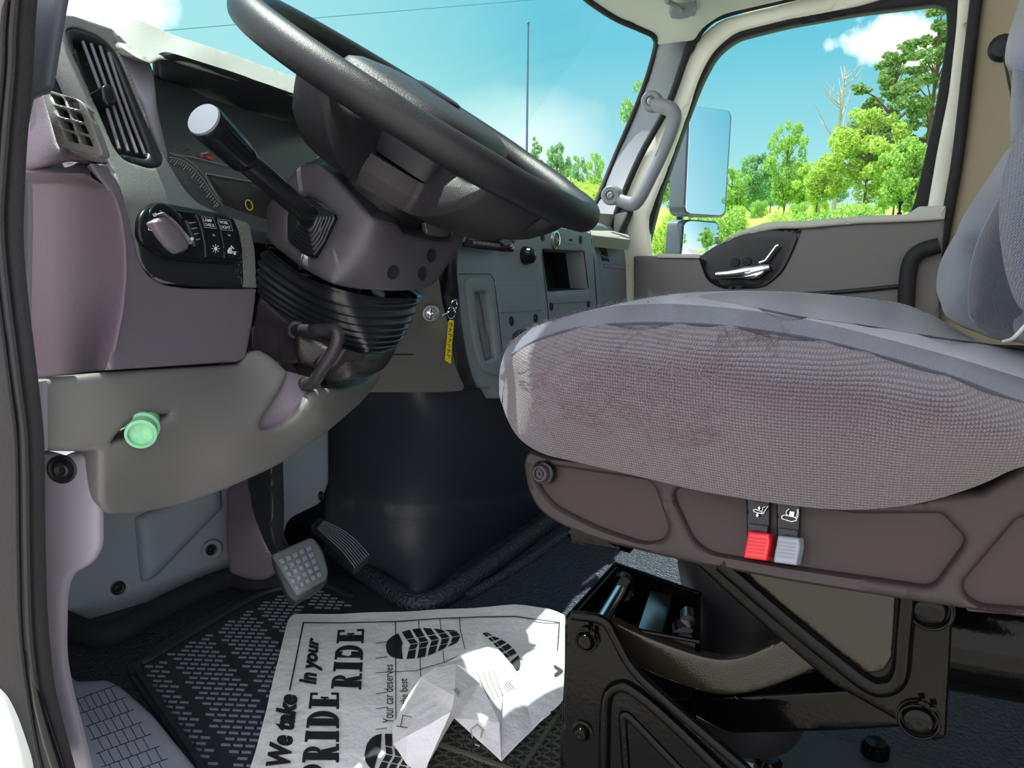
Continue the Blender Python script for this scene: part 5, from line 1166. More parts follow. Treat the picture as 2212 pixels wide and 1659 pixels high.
# backrest and folded armrest
BK = Surf([ax(2050, 500, .90), ax(2150, 330, .84), ax(2030, 640, .93), ax(2130, 600, .82), ax(2212, 400, .80), ax(2100, 720, .84), (2000, 600, 1.05), (2060, 420, 1.0), (2110, 340, .97)])
panel('backrest_side', [(1996, 615, 20), (2004, 570, 20), (2040, 490, 30), (2075, 430, 30), (2110, 375, 20), (2140, 335, 10), (2170, 300), (2230, 250), (2230, 740), (2120, 742, 10), (2050, 720, 20), (2012, 690, 20)], BK, 'plush', seat, thick=np.array([.25, -.1, 0]), er=.02, step=12, label='backrest side wing with sunlight put into its pale fabric colour')  # paler plush stands in for sunlight on the wing
BK2 = Surf([ax(2080, 560, .80), ax(2212, 400, .76), ax(2100, 720, .78), ax(2130, 480, .79)])
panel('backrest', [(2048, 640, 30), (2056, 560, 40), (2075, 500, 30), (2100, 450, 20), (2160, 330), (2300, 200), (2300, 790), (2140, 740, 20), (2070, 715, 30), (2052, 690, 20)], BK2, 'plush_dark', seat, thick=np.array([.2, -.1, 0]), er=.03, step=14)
BK3 = Surf([ax(2160, 100, .84), ax(2212, 300, .80), ax(2150, 250, .84), (2150, 20, 1.0)])
panel('backrest_top', [(2152, 330), (2150, 250, 20), (2154, 160, 20), (2166, 60, 30), (2190, -20, 20), (2210, -60), (2340, -60), (2340, 340)], BK3, 'plush', seat, thick=np.array([.25, -.1, 0]), er=.02, step=14)
V, Fs = boxm((.80, -.21, 1.02), EX, unit(np.array([0, 1, .12])), unit(np.array([0, -.12, 1])), .20, .075, .42, bev=.8); obj('backrest_core', V, Fs, 'plush_dark', seat)
AR = Surf([ax(2150, 450, .60), ax(2130, 350, .62), ax(2180, 690, .60), ax(2250, 500, .57), ax(2250, 300, .58)])
arm = panel('armrest', [(2212, 225, 40), (2170, 270, 30), (2135, 350, 30), (2121, 430, 30), (2122, 510, 30), (2134, 590, 30), (2152, 650, 30), (2176, 690, 30), (2230, 698, 20), (2330, 690), (2330, 150)], AR, 'band_knit', seat, thick=np.array([.07, -.02, 0]), er=.018, step=12, label='folded up dark grey fabric armrest')
MATS['armfab'] = MATS['knit_grey']

# plastic skirt under the cushion: raised ribs around three recesses
SKs = Surf([ax(1130, 1000, .606), ax(1300, 1150, .590), ax(1600, 1200, .573), ax(2200, 1320, .565), ax(2200, 1100, .577), ax(1600, 1080, .590), ax(1250, 1000, .602)])
H1 = [(1160, 1000, 20), (1200, 1010, 10), (1395, 1038, 6), (1412, 1055, 14), (1440, 1140, 18), (1428, 1165, 16), (1390, 1172, 20), (1290, 1140, 40), (1200, 1095, 30), (1168, 1060, 20), (1152, 1025, 14)]
H2 = [(1452, 1062, 10), (1470, 1050, 10), (1600, 1075, 20), (1850, 1110, 20), (2035, 1110, 16), (2052, 1130, 16), (2082, 1160, 16), (2080, 1180, 16), (2020, 1262, 16), (2000, 1268, 14), (1700, 1222, 20), (1530, 1192, 30), (1495, 1165, 20), (1458, 1085, 10)]
H3 = [(2080, 1262, 16), (2100, 1238, 10), (2200, 1120, 16), (2360, 1100), (2360, 1330), (2120, 1310, 20), (2088, 1290, 16)]
sk = panel('seat_skirt', [(1126, 1005, 14), (1130, 985, 10), (1142, 972, 8), (1180, 985, 10), (1400, 1010), (1900, 1080), (2120, 1060), (2212, 1000), (2400, 960), (2400, 1360), (2212, 1337, 20), (2000, 1306, 30), (1700, 1257, 30), (1500, 1219, 30), (1290, 1170, 40), (1200, 1132, 30), (1155, 1100, 30), (1134, 1055, 20)], SKs, 'skirt', seat, thick=np.array([.02, 0, 0]), holes=[H1, H2, H3], er=.0065, step=14, label='dark brown grey plastic seat skirt')
panel('skirt_recess', [(1140, 990), (1420, 1020), (1470, 1180), (1400, 1190), (1180, 1110)], SKs.shift(.0072), 'skirt_in', sk, thick=.004, step=30)
panel('skirt_recess', [(1430, 1040), (1900, 1080), (2070, 1090), (2100, 1170), (2010, 1285), (1520, 1205)], SKs.shift(.0072), 'skirt_in', sk, thick=.004, step=30)
panel('skirt_recess', [(2060, 1260), (2220, 1080), (2400, 1080), (2400, 1345), (2090, 1320)], SKs.shift(.0072), 'skirt_in', sk, thick=.004, step=30)
def levr(x0, col, icon, yy):
    hs_ = panel('switch_housing', [(x0, yy-50, 2), (x0+52, yy-44, 2), (x0+49, yy+78, 3), (x0+44, yy+88, 3), (x0+2, yy+80, 3)], SKs.shift(.002), 'plastic_gloss', seat, thick=.01, er=.0015, step=14)
    panel('rocker_bar', [(x0+5, yy+38-20, 2), (x0+47, yy+42-20, 2), (x0+46, yy+40, 2), (x0+4, yy+36, 2)], SKs.shift(-.004), 'plastic_black', hs_, thick=.008, er=.001, step=10)
    b_ = panel('switch_paddle', [(x0+3, yy+34, 4), (x0+50, yy+40, 4), (x0+52, yy+60, 4), (x0+46, yy+92, 3), (x0+44, yy+100, 3), (x0-6, yy+93, 3), (x0-5, yy+80, 4), (x0+1, yy+50, 4)], SKs.shift(-.011), col, hs_, thick=.014, er=.0025, step=7, label='bright red paddle' if col == 'red_plastic' else 'light grey paddle')
    for k in range(5): V, Fs = tubemesh([SKs(x0+7-k*1.0, yy+49+k*7.6, -.0112), SKs(x0+43-k*1.0, yy+53.5+k*7.6, -.0112)], .0006, 6); obj('grip_line', V, Fs, col, b_)
    flat('seat_symbol', icon, SKs.shift(-.0008), 'white_mark', hs_)
def ic(*p_): return [(1580+x/9.76, 1070+y/9.76) for x, y in p_]
ic1 = stroke(ic((460, 312), (500, 296), (640, 340), (652, 366), (600, 378), (482, 345)), 1.5, True)+stroke(ic((600, 380), (672, 390), (700, 330), (770, 228)), 1.5)+stroke(ic((640, 345), (655, 300), (655, 262), (715, 236)), 1.3)+[ic((545, 275), (586, 228), (618, 278)), ic((566, 275), (602, 278), (598, 305), (562, 300)), ic((508, 412), (582, 420), (543, 462)), ic((530, 380), (566, 386), (560, 418), (526, 412))]
ic2 = stroke(ic((1058, 445), (1110, 415), (1300, 452), (1370, 482), (1368, 528), (1270, 556), (1065, 492)), 1.6, True)+stroke(ic((1215, 285), (1160, 330), (1150, 380), (1190, 428)), 1.5)+stroke(ic((1405, 290), (1412, 380), (1378, 490)), 1.6)+stroke(ic((1385, 300), (1385, 380), (1350, 470)), 1.0)+[ic((1232, 335), (1332, 350), (1312, 452), (1212, 430))]
levr(1611, 'red_plastic', ic1, 1112); levr(1676, 'grey_button', ic2, 1122)
o, x, y, n = SKs.frame(1175, 1022)
bl_ = lathe('bolt_washer', [(.0105, -.006), (.0105, .002), (.009, .003), (.001, .003)], o, n, 'plastic_gloss', sk, 28)
lathe('skirt_bolt', [(.0083, 0), (.0083, .007), (.0072, .0085), (.0056, .0085), (.005, .0065), (.0036, .0065), (.0032, .008), (.0015, .008), (.001, .006)], o, n, 'worn_steel', bl_, 24)
panel('skirt_rail', [(1222, 1150, 3), (1232, 1172, 4), (1330, 1188), (1360, 1196), (1300, 1160), (1230, 1130)], SKs.shift(.012), 'powder_black', seat, thick=np.array([.03, 0, 0]), er=.002, step=10)
wc = thing('white_cable', 'thin white cable lying between the seat cushion and backrest', 'cable', BK2(2180, 735, -.02))
tube('cable', [BK2(2168, 738, -.03), BK2(2185, 733, -.035), BK2(2200, 720, -.035), BK2(2216, 702, -.03), BK2(2240, 680, -.02)], .0016, 'white_cable', wc, sm=4, seg=8)

# ================================================================ AIR SUSPENSION UNDER THE SEAT
su = thing('seat_suspension', 'glossy black steel scissor suspension carrying the driver seat', 'seat base', (.8, .12, 0))
FP = Surf([ax(1230, 1350, .563), ax(1600, 1650, .563), ax(1230, 1650, .563)])
low = panel('lower_side_plate', [b3(152, 382, 4), b3(200, 366, 6), b3(318, 392, 14), b3(372, 470, 14), b3(450, 610, 10), b3(600, 752, 20), b3(960, 1060), b3(1420, 1600), b3(90, 1600), b3(128, 900)], FP, 'powder_black', su, thick=np.array([.005, 0, 0]), er=.002, step=14, label='glossy black lower side plate')
tube('plate_flange', [FP(*b3(180, 372), -.001), FP(*b3(318, 396), -.003), FP(*b3(372, 474), -.003), FP(*b3(450, 612), -.003), FP(*b3(600, 756), -.003), FP(*b3(960, 1066), -.003), FP(*b3(1040, 1140), -.003)], .0045, 'powder_black', low, sm=4, seg=10)
tube('plate_rib', [FP(*b3(322, 1120), -.001), FP(*b3(326, 900), -.001), FP(*b3(330, 780), -.001), FP(*b3(350, 715), -.001), FP(*b3(400, 692), -.001), FP(*b3(460, 716), -.001), FP(*b3(600, 830), -.001), FP(*b3(860, 1080), -.001), FP(*b3(920, 1140), -.001)], .0052, 'powder_black', low, sm=5, seg=12)
tube('plate_rib', [FP(*b3(430, 1140), .001), FP(*b3(410, 860), .001), FP(*b3(420, 820), .001), FP(*b3(470, 860), .001), FP(*b3(680, 1080), .001), FP(*b3(740, 1140), .001)], .0042, 'powder_black', low, sm=5, seg=12)
def pivot(surf, x, y, r_, par=su, clip=True):
    o, X, Y, n = surf.frame(*b3(x, y)); w_ = lathe('pivot_pin', [(r_*1.05, -.003), (r_*1.05, .0012), (r_*.8, .002), (r_*.72, .0016), (r_*.7, .006), (r_*.55, .008), (r_*.2, .0085), (.0005, .008)], o, n, 'powder_black', par, 28)
    if clip:
        pts = [o+n*.0045+(X*math.cos(a)+Y*math.sin(a))*r_*.9 for a in np.linspace(math.radians(70), math.radians(400), 24)]; tube('circlip', pts, .0012, 'powder_black', w_, seg=8)
        for a in (70, 40): obj('circlip_ear', *boxm(o+n*.005+(X*math.cos(math.radians(a))+Y*math.sin(math.radians(a)))*r_*1.1, X, Y, n, .002, .002, .001), 'powder_black', w_)
pivot(FP, 249, 478, .0105); pivot(FP, 228, 892, .0095, clip=False)
# open box with chromed cross bars
Y0 = FP(*b3(155, 382)); q_ = lambda x, y, xx: P(*ax(*b3(x, y), xx))
TB = Surf([ax(*b3(155, 384), .57), ax(*b3(755, 490), .57), az(*b3(375, 142), .45), az(*b3(757, 275), .44)])
c0_, c1_ = P(*ax(*b3(157, 384), .592)), P(*ax(*b3(755, 492), .592))
zt = c0_[2]
c3_, c2_ = P(*az(*b3(375, 142), zt)), P(*az(*b3(757, 278), c1_[2]))
def slabq(name, a, b, c, d, nrm, t, m, par, **kw):
    V = [a, b, c, d]+[p_+nrm*t for p_ in (a, b, c, d)]; return obj(name, V, [(0, 1, 2, 3), (7, 6, 5, 4), (0, 4, 5, 1), (1, 5, 6, 2), (2, 6, 7, 3), (3, 7, 4, 0)], m, par, **kw)
dn = np.array([0, 0, -.09])
slabq('tray_wall', c0_, c3_, c3_+dn, c0_+dn, EY, -.004, 'powder_black', su)
slabq('tray_wall', c0_, c1_, c1_+dn*.6, c0_+dn*.6, EX, .004, 'powder_black', su)
slabq('tray_wall', c3_, c2_, c2_+dn, c3_+dn, EX, -.004, 'powder_black', su)
slabq('tray_wall', c1_, c2_, c2_+dn, c1_+dn, EY, .004, 'powder_black', su)
slabq('tray_floor', c0_+dn, c1_+dn, c2_+dn, c3_+dn, EZ, -.004, 'deep_black', su)
for a_, b_ in ((c0_, c3_), (c0_, c1_), (c3_, c2_)): tube('tray_edge', [a_, b_], .0022, 'powder_black', su, seg=8)
def trp(u_, v_, dz): return c0_*(1-u_)*(1-v_)+c1_*u_*(1-v_)+c2_*u_*v_+c3_*(1-u_)*v_+np.array([0, 0, dz])
tube('cross_shaft', [trp(.22, .02, -.012), trp(.17, .82, -.012)], .0085, 'chrome', su, seg=18, label='bright steel cross shaft')
lathe('shaft_collar', [(.014, 0), (.014, .012), (.010, .014)], trp(.17, .80, -.012), unit(trp(.17, .9, 0)-trp(.22, .02, 0)), 'powder_black', su, 20)
pa, pb_ = trp(.62, .02, -.014), trp(.58, .95, -.014); t_ = unit(pb_-pa); obj('flat_bar', *boxm((pa+pb_)/2, t_, unit(np.cross(EZ, t_)), EZ, np.linalg.norm(pb_-pa)/2, .011, .004), 'steel', su, label='bright flat cross bar')
o_ = trp(.88, .28, -.012); lathe('clevis', [(.012, -.012), (.012, .012), (.008, .014), (.001, .014)], o_, unit(np.array([-1, -.35, .2])), 'powder_black', su, 18)
lathe('clevis_nut', [(.009, .010), (.009, .022), (.007, .024), (.001, .024)], o_, unit(np.array([-1, -.35, .2])), 'worn_steel', su, 6)
tube('clevis_roller', [trp(.90, .40, -.004), trp(.89, .58, -.004)], .007, 'steel', su, seg=16)
for k in range(3):
    v_ = .2+.22*k; pv = c0_*(1-v_)+c3_*v_+EY*-.005; V, Fs = lathemesh([(.005, 0), (.005, .001), (.0005, .001)], pv+dn*.35, -EY, 14); obj('drain_hole', [pv+dn*.35+(np.array(v)-(pv+dn*.35))*np.array([1, 1, 2.2]) for v in V], Fs, 'plastic_light', su)
# curved arm, lower link, upper plate
CA = Surf([ax(*b3(440, 500), .584), ax(*b3(850, 650), .586), ax(*b3(1250, 560), .586)])
panel('curved_arm', [b3(345, 396), b3(430, 440, 20), b3(600, 510, 30), b3(750, 560, 40), b3(860, 580, 40), b3(960, 560, 40), b3(1150, 478, 20), b3(1300, 440), b3(1420, 560), b3(1300, 610, 20), b3(1100, 690, 60), b3(990, 725, 60), b3(880, 738, 60), b3(780, 725, 60), b3(640, 680, 40), b3(540, 640, 20), b3(440, 590)], CA, 'powder_brown_sheen', su, thick=np.array([.008, 0, 0]), er=.0025, step=12, label='curved black steel arm')
LK = Surf([ax(*b3(700, 800), .62), ax(*b3(1400, 800), .62), ax(*b3(1600, 860), .62)])
panel('lower_link', [b3(560, 740), b3(640, 755, 4), b3(860, 742, 20), b3(1430, 712, 6), b3(1560, 730), b3(1680, 880), b3(1400, 895, 20), b3(1100, 905, 20), b3(880, 908, 10), b3(820, 880, 10)], LK, 'powder_black', su, thick=np.array([.03, 0, 0]), er=.003, step=16)
UP = Surf([ax(*b3(800, 200), .579), ax(*b3(1800, 400), .579), ax(*b3(1750, 900), .579)])
HUp = [b3(985, 190, 20), b3(1100, 195), b3(1620, 290), b3(1612, 480, 20), b3(1602, 600, 14), b3(1560, 640, 14), b3(1510, 650, 14), b3(1460, 620, 14), b3(1100, 290, 20)]
panel('upper_bracket', [b3(735, 145), b3(800, 120), b3(1300, 200), b3(1900, 340), b3(1892, 380, 10), b3(1862, 930, 10), b3(1800, 945, 10), b3(1765, 925, 10), b3(1620, 840, 30), b3(1480, 760, 30), b3(1350, 690, 20), b3(1150, 520, 30), b3(900, 300, 30)], UP, 'powder_black', su, thick=np.array([.005, 0, 0]), er=.003, step=14, label='triangular upper bracket plate')
tube('bracket_rib', [UP(*b3(850, 140), -.001), UP(*b3(1000, 270), -.001), UP(*b3(1200, 440), -.001), UP(*b3(1400, 600), -.001), UP(*b3(1500, 676), -.001), UP(*b3(1560, 700), -.001), UP(*b3(1625, 682), -.001), UP(*b3(1658, 620), -.001), UP(*b3(1668, 500), -.001), UP(*b3(1686, 300), -.001), UP(*b3(1690, 240), -.001)], .0068, 'powder_black', su, sm=5, seg=14)
UQ = UP.shift(.012)
panel('bracket_web', [b3(940, 150), b3(1640, 260), b3(1625, 560, 10), b3(1580, 630, 14), b3(1500, 640, 14), b3(1400, 560), b3(1000, 230)], UP.shift(-.0008), 'powder_brown_sheen', su, thick=np.array([.003, 0, 0]), er=.002, step=16)
pivot(UP, 1738, 838, .0145); pivot(UP, 1790, 345, .015)
# rubber air spring and rear motor housing
ac = P(*ax(*b3(960, 330), .74)); prof = [(.02, -.14), (.062, -.13), (.072, -.10), (.068, -.06), (.058, -.03), (.062, .0), (.070, .04), (.072, .09), (.06, .12)]
lathe('air_spring', prof, ac, EZ, 'wheel_rubber', su, 40, label='black rubber air spring')
mc = P(*ax(*b3(2100, 480), .70)); V, Fs = lathemesh([(.001, -.10), (.04, -.10), (.048, -.09), (.048, .3), (.04, .31)], mc, EX*.15-EY, 32); obj('rear_housing', V, Fs, 'powder_black', su)
slabq('base_plate', np.array([.60, .30, .012]), np.array([1.02, .30, .012]), np.array([1.02, -.2, .012]), np.array([.60, -.2, .012]), EZ, .006, 'mat_rubber', su)
for px, py in ((1545, 960), (1060, 1030)):
    o = P(*az(*b3(px, py), .03)); lathe('base_bolt', [(.018, -.02), (.018, .0), (.013, .006), (.001, .007)], o, EZ, 'powder_black', su, 18)
slabq('base_rail', np.array([.60, .36, .03]), np.array([.64, .36, .03]), np.array([.64, -.2, .03]), np.array([.60, -.2, .03]), EZ, -.028, 'powder_black', su)
slabq('rear_link', np.array([.92, .26, .06]), np.array([.96, .26, .06]), np.array([.96, -.12, .30]), np.array([.92, -.12, .30]), EZ, -.03, 'powder_black', su)
slabq('seat_pan', np.array([.65, .27, .49]), np.array([.98, .27, .49]), np.array([.98, -.16, .46]), np.array([.65, -.16, .46]), EZ, .01, 'powder_black', su)

# ================================================================ OUTSIDE
GZ = -1.45
def gheight(x, y):
    s_ = (x*.96+y*.28)-14; return GZ+ 2.7*float(sstep(s_/14)) + 2.2*float(sstep((s_-14)/60))+.12*noise.noise(Vector((x*.2, y*.2, 0)))
V = []; Fs = []; xs = np.linspace(-60, 220, 86); ys = np.linspace(-120, 200, 80)
xs = np.sign(xs)*np.abs(xs/220)**1.3*220
for x in xs:
    for y in ys: V.append((x, y, gheight(x, y)))
nx, ny = len(xs), len(ys)
for i in range(nx-1):
    for j in range(ny-1): Fs.append((i*ny+j, (i+1)*ny+j, (i+1)*ny+j+1, i*ny+j+1))
fmi = [1 if (V[f[0]][0] < 6.5) else 0 for f in Fs]
obj('ground', V, Fs, None, kind='structure', mats=['grass', 'gravel'], fm=fmi)
# road beside the truck, seen in the lower mirror
rd = [(5.2, -110), (9.6, -110), (9.6, 150), (5.2, 150)]
obj('road', [(x, y, GZ+.10) for x, y in rd]+[(x, y, GZ-.2) for x, y in rd], [(0, 1, 2, 3), (7, 6, 5, 4), (0, 4, 5, 1), (1, 5, 6, 2), (2, 6, 7, 3), (3, 7, 4, 0)], 'asphalt', kind='structure')

def leafcloud(blobs, n, size, seed, fl_=1.0):
    r_ = np.random.default_rng(seed); V = []; Fs = []
    wt = np.array([b[3]**2 for b in blobs]); wt = wt/wt.sum(); idx = r_.choice(len(blobs), n, p=wt)
    for i in idx:
        bx, by, bz, br, bs = blobs[i]; d = unit(r_.normal(size=3)); rr = br*(.55+.5*r_.random()); c = np.array([bx, by, bz])+d*np.array([rr, rr, rr*bs])
        a = unit(r_.normal(size=3)); b_ = unit(np.cross(a, r_.normal(size=3))); s_ = size*r_.uniform(.6, 1.4); k = len(V)
        V += [c-a*s_*.5-b_*s_*.35, c+a*s_*.5-b_*s_*.2, c+a*s_*.4+b_*s_*.35, c-a*s_*.35+b_*s_*.4]; Fs.append((k, k+1, k+2, k+3))
    return V, Fs
PROT = {}
def proto(kind, seed):
    r_ = np.random.default_rng(seed); blobs = []
    if kind == 'broadleaf':
        for i in range(48):
            t = r_.random(); z = .22+.74*t; w_ = .33*math.sin(math.pi*min(1, (1-t)*.85+.12))+.03; a = r_.random()*6.28; q = w_*r_.random()**.5; blobs.append((q*math.cos(a), q*math.sin(a), z, .095*(1.15-t*.6), 1.0))
        n, sz = 9000, .024
    elif kind == 'pine':
        for i in range(80):
            t = r_.random()**.9; z = .25+.74*t; w_ = .27*(1-t)**.6+.04; a = r_.random()*6.28; q = w_*(.4+.6*r_.random()); blobs.append((q*math.cos(a), q*math.sin(a), z, .052*(1.2-t*.5), .5))
        n, sz = 9000, .017
    else:
        for i in range(16): t = r_.random(); a = r_.random()*6.28; q = .4*r_.random()**.5; blobs.append((q*math.cos(a), q*math.sin(a), .15+.6*t, .2, .9))
        n, sz = 9000, .030
    V, Fs = leafcloud(blobs, n, sz, seed+1); return blobs, V, Fs
def mkmesh(name, V, Fs, m):
    me = bpy.data.meshes.new(name); me.from_pydata([tuple(v) for v in V], [], Fs); me.materials.append(MATS[m]); return me
def mktree(kind, m, seed, name, label, loc, h, group=None, cat='tree', wide=1.0):
    key = (kind, m, seed)
    if key not in PROT:
        blobs, V, Fs = proto(kind, seed); fo = mkmesh('foliage', V, Fs, m); tr = []
        if kind != 'bush':
            tr.append(tubemesh([(0, 0, -.03), (.004, .003, .4), (-.003, .002, .75), (0, 0, .96)], [.016, .011, .006, .001], 7))
            for b in blobs[::2]: tr.append(tubemesh([(0, 0, b[2]*.8), (b[0]*.5, b[1]*.5, b[2]*.93), (b[0], b[1], b[2])], [.005, .003, .001], 4))
        else:
            for b in blobs[::3]: tr.append(tubemesh([(0, 0, -.1), (b[0], b[1], b[2])], [.02, .006], 4))
        tv, tf = merge(tr); PROT[key] = (fo, mkmesh('trunk', tv, tf, 'bark'))
    fo, tk = PROT[key]
    t = thing(name, label, cat, loc, group); t.scale = (h*wide, h*wide, h); t.rotation_euler = (0, 0, random.uniform(0, 6.28))
    for nm, me in (('foliage', fo), ('trunk' if kind != 'bush' else 'stems', tk)):
        o = bpy.data.objects.new(nm, me); COL.objects.link(o); o.parent = t
    return t
def place(px, top, dist, kind, m, seed, name, label, wide=1.0, group=None, cat='tree'):
    """stand a tree on the ground along the viewing direction px, tall enough to reach the picture height top"""
    d = ray(px, 506); d = d/np.linalg.norm(d[:2]); p_ = CAM+d*dist; z = gheight(p_[0], p_[1])
    R = ray(px, top); zt = CAM[2]+R[2]/np.linalg.norm(R[:2])*dist; return mktree(kind, m, seed, name, label, (p_[0], p_[1], z-.05), max(zt-z, .8), group, cat, wide)
# trees beyond the passenger window, right to left
place(1985, 15, 28, 'pine', 'leaf_pine', 11, 'pine_tree', 'tallest thin pine tree at the right edge of the passenger window', 1.0)
place(1900, 95, 36, 'pine', 'leaf_pine', 12, 'pine_tree', 'open topped tall pine crossing the white cloud', 1.15)
place(2080, 60, 45, 'pine', 'leaf_pine', 13, 'pine_tree', 'tall pine partly hidden behind the rear window pillar', 1.0)
place(1862, 232, 27, 'broadleaf', 'leaf_bright', 21, 'broadleaf_tree', 'large bright yellow green tree in front of the tall pines', 1.05)
place(1962, 290, 25, 'broadleaf', 'leaf_mid', 22, 'broadleaf_tree', 'mid green tree beside the right window edge below the pines', .95)
place(1690, 262, 34, 'broadleaf', 'leaf_mid', 23, 'broadleaf_tree', 'pointed mid green tree rising alone right of the mirror', .7)
place(1760, 330, 27, 'broadleaf', 'leaf_bright', 22, 'broadleaf_tree', 'bright tree under the bare dead tree', 1.0)
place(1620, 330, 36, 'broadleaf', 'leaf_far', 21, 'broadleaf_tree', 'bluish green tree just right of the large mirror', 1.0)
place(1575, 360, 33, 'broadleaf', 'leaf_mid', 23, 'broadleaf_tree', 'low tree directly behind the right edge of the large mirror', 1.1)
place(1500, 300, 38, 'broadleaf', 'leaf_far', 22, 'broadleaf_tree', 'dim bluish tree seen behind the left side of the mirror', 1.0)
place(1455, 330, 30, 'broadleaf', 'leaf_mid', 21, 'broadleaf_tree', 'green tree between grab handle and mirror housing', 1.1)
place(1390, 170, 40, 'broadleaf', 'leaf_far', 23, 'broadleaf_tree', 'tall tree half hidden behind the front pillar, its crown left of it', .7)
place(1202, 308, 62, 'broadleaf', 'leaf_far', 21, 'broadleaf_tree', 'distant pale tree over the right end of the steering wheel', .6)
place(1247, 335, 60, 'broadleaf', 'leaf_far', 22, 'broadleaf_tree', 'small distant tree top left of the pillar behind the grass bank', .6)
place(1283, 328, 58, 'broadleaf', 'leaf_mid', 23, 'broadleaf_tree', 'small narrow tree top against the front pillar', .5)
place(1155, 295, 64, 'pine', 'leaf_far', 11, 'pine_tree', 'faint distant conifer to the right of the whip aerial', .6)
k = 0
for k in range(15):
    px = 1415+k*44; place(px, 432-k*1.5+5*(k % 3), (20, 25, 30)[k % 3], 'bush', ('leaf_bright', 'leaf_mid')[k % 2], 31+(k % 2), 'bush', 'low sunlit bush in the row along the foot of the trees past the window', .8, 'row of low bushes', 'bush')
for px, top, dist, lab in ((1258, 370, 38, 'low yellow green bush on the bank left of the front pillar'), (1212, 385, 48, 'low bush just over the right end of the wheel rim'), (1308, 378, 30, 'low bush touching the front pillar edge'), (1235, 392, 27, 'nearest low bush on the grass bank between wheel rim and pillar')):
    place(px, top, dist, 'bush', 'leaf_bright', 31, 'bush', lab, 1.2, cat='bush')
place(1617, 462, 17, 'bush', 'leaf_red', 33, 'bush', 'pinkish brown bush right of the mirrors above the door sill', 1.3, cat='bush')
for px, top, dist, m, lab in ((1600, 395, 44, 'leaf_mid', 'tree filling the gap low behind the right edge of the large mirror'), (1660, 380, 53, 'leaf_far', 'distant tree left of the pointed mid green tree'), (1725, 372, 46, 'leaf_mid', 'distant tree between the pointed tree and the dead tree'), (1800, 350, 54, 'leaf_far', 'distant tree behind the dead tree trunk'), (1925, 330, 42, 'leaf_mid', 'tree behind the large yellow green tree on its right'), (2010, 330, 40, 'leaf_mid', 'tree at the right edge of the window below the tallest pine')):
    place(px, top, dist, 'broadleaf', m, 22, 'broadleaf_tree', lab, 1.1)
# dead tree
dt = thing('dead_tree', 'bare leafless grey tree standing left of the tall pines', 'tree', (0, 0, 0))
d = ray(1797, 506); d = d/np.linalg.norm(d[:2]); p_ = CAM+d*32; zb = gheight(p_[0], p_[1]); R = ray(1797, 140); ztp = CAM[2]+R[2]/np.linalg.norm(R[:2])*32; dt.location = (p_[0], p_[1], zb)
Hh = ztp-zb; r5 = np.random.default_rng(5); b0 = np.array([p_[0], p_[1], zb])
tp = tubemesh([b0, b0+(0.05, .1, Hh*.5), b0+(-.05, 0, Hh*.8), b0+(0, .05, Hh)], [.11, .08, .045, .01], 7)
obj('trunk', *tp, 'bark_pale', dt)
for i in range(16):
    z = Hh*(.45+.5*r5.random()); a = r5.random()*6.28; ln = (1.05-z/Hh)*Hh*.32+.3; dv = np.array([math.cos(a), math.sin(a), .9]); s_ = b0+np.array([0, 0, z])
    obj('branch', *merge([tubemesh([s_, s_+dv*ln*.5, s_+dv*ln+(0, 0, ln*.2)], [.035, .02, .006], 5), tubemesh([s_+dv*ln*.5, s_+dv*ln*.5+np.array([dv[1], -dv[0], 1.0])*ln*.35], [.015, .004], 4)]), 'bark_pale', dt)
# trees behind the truck, reflected in the mirrors
for i, (x, y, h, kd, m) in enumerate(((16, -40, 8, 'broadleaf', 'leaf_mid'), (18, -60, 11, 'pine', 'leaf_pine'), (14, -75, 9, 'broadleaf', 'leaf_far'), (20, -50, 9, 'broadleaf', 'leaf_bright'), (17, -90, 12, 'pine', 'leaf_pine'), (-8, -85, 10, 'broadleaf', 'leaf_far'), (2, -100, 10, 'broadleaf', 'leaf_mid'), (10.5, -52, 8, 'broadleaf', 'leaf_mid'), (13, -64, 10, 'pine', 'leaf_pine'), (1, -62, 9, 'broadleaf', 'leaf_mid'), (-5, -55, 9, 'broadleaf', 'leaf_mid'))):
    mktree(kd, m, {'broadleaf': 22, 'pine': 12}[kd], 'roadside_tree', 'green roadside tree showing only as a reflection in the passenger mirrors', (x, y, gheight(x, y)), h, 'trees reflected in the mirrors')

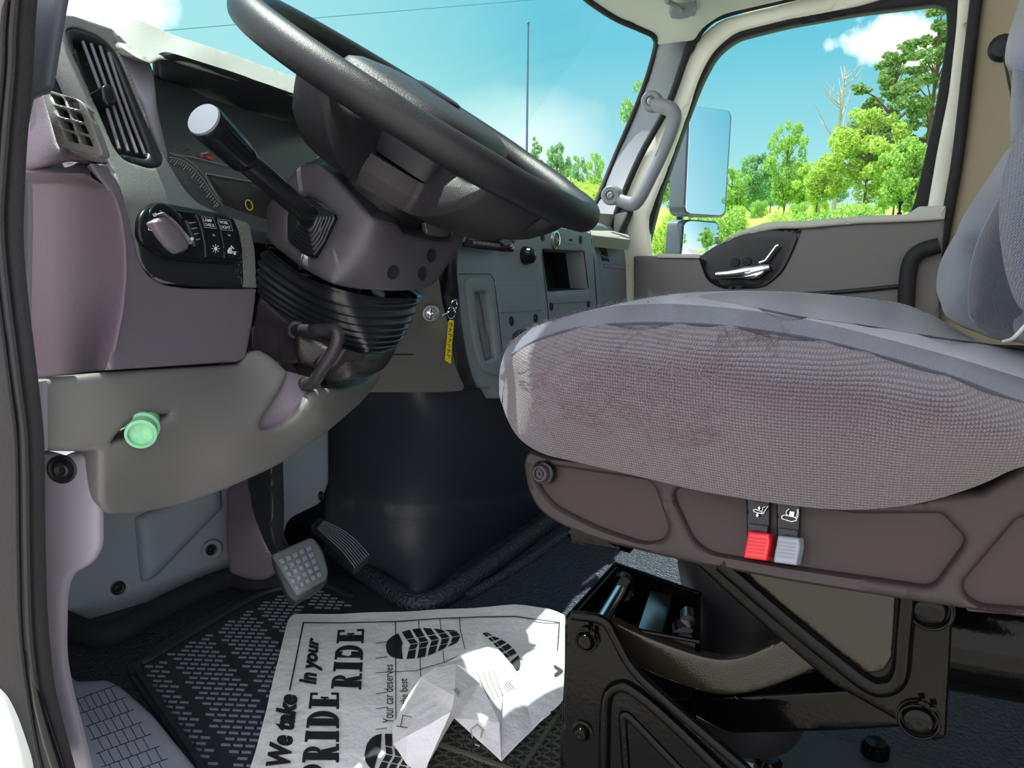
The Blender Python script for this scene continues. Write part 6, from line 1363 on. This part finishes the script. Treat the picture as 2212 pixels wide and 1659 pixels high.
# ---- passenger mirrors on their arm
MX = 2.48
mir = thing('door_mirror', 'tall grey truck door mirror with a small convex mirror below it', 'mirror', P(*ay(1500, 560, .68)))
def mirror_plane(px, py, ycoord, target):
    """plane through the glass centre whose normal halves the way to the eye and the way to what it shows"""
    c = P(*ay(px, py, ycoord)); n = unit(unit(CAM-c)+unit(np.array(target)))
    def dpt(qx, qy): R = ray(qx, qy); return (qx, qy, ((c-CAM)@n)/(R@n))
    return Surf([dpt(px-40, py-60), dpt(px+40, py-60), dpt(px, py+80)])
Mg = mirror_plane(1530, 350, .655, (.12, -1, .17)); Mg2 = mirror_plane(1515, 512, .67, (.12, -1, .045))
hsg = panel('mirror_housing', [(1486, 231, 8), (1502, 228, 10), (1576, 238, 10), (1582, 250, 8), (1569, 462, 8), (1560, 470, 8), (1485, 466, 8), (1478, 452, 8)], Mg.shift(.012), 'mirror_shell', mir, thick=np.array([.02, .055, 0]), er=.006, step=12)
hs2 = panel('small_mirror_housing', [(1474, 480, 10), (1488, 474, 8), (1549, 478, 8), (1556, 488, 8), (1552, 562, 6), (1468, 562, 6)], Mg2.shift(.012), 'mirror_shell', mir, thick=np.array([.02, .055, 0]), er=.006, step=12)
panel('mirror_glass', [(1492, 232, 6), (1504, 230, 6), (1573, 240, 8), (1578, 250, 6), (1565, 458, 6), (1557, 465, 6), (1488, 461, 6), (1482, 450, 6)], Mg, 'mirror_glass', hsg, thick=.003, step=10, label='flat mirror glass')
panel('small_glass', [(1478, 482, 8), (1490, 477, 8), (1546, 482, 8), (1552, 490, 8), (1549, 558, 4), (1472, 558, 4)], Mg2, 'mirror_glass', hs2, thick=.003, step=6, dfn=lambda q, dd: .006-((q[:, 0]-1513)**2+(q[:, 1]-518)**2)*(2.4/1620)**2/(2*.9), label='small lower mirror glass')
tube('mirror_arm', [P(*ay(1466, 190, .78)), P(*ay(1480, 234, .78)), P(*ay(1468, 300, .80)), P(*ay(1468, 475, .79)), P(*ay(1462, 600, .79)), P(*ay(1390, 640, .80))], .012, 'plastic_black', mir, sm=4)

# whip aerial and overhead wire
an = thing('whip_aerial', 'thin blue grey whip aerial standing upright beyond the windscreen', 'antenna', P(1138, 330, 3.0))
tube('aerial_rod', [P(1137, 420, 2.6), P(1138, 300, 2.6), P(1141, 50, 2.6)], [.0045, .004, .003], 'antenna', an, seg=10)
lathe('aerial_tip', [(.004, -.01), (.005, 0), (.001, .004)], P(1141, 48, 2.6), EZ, 'antenna', an, 10)
wr = []
for t in np.linspace(-1, 2, 40):
    px = 380+790*t; py = 64-66*t; d_ = 40+20*t; p_ = P(px, py, d_); wr.append(p_)
w_ = obj('overhead_wire', *tubemesh(wr, .022, 5), 'cable_line', label='thin overhead wire crossing the sky above the windscreen', cat='wire')
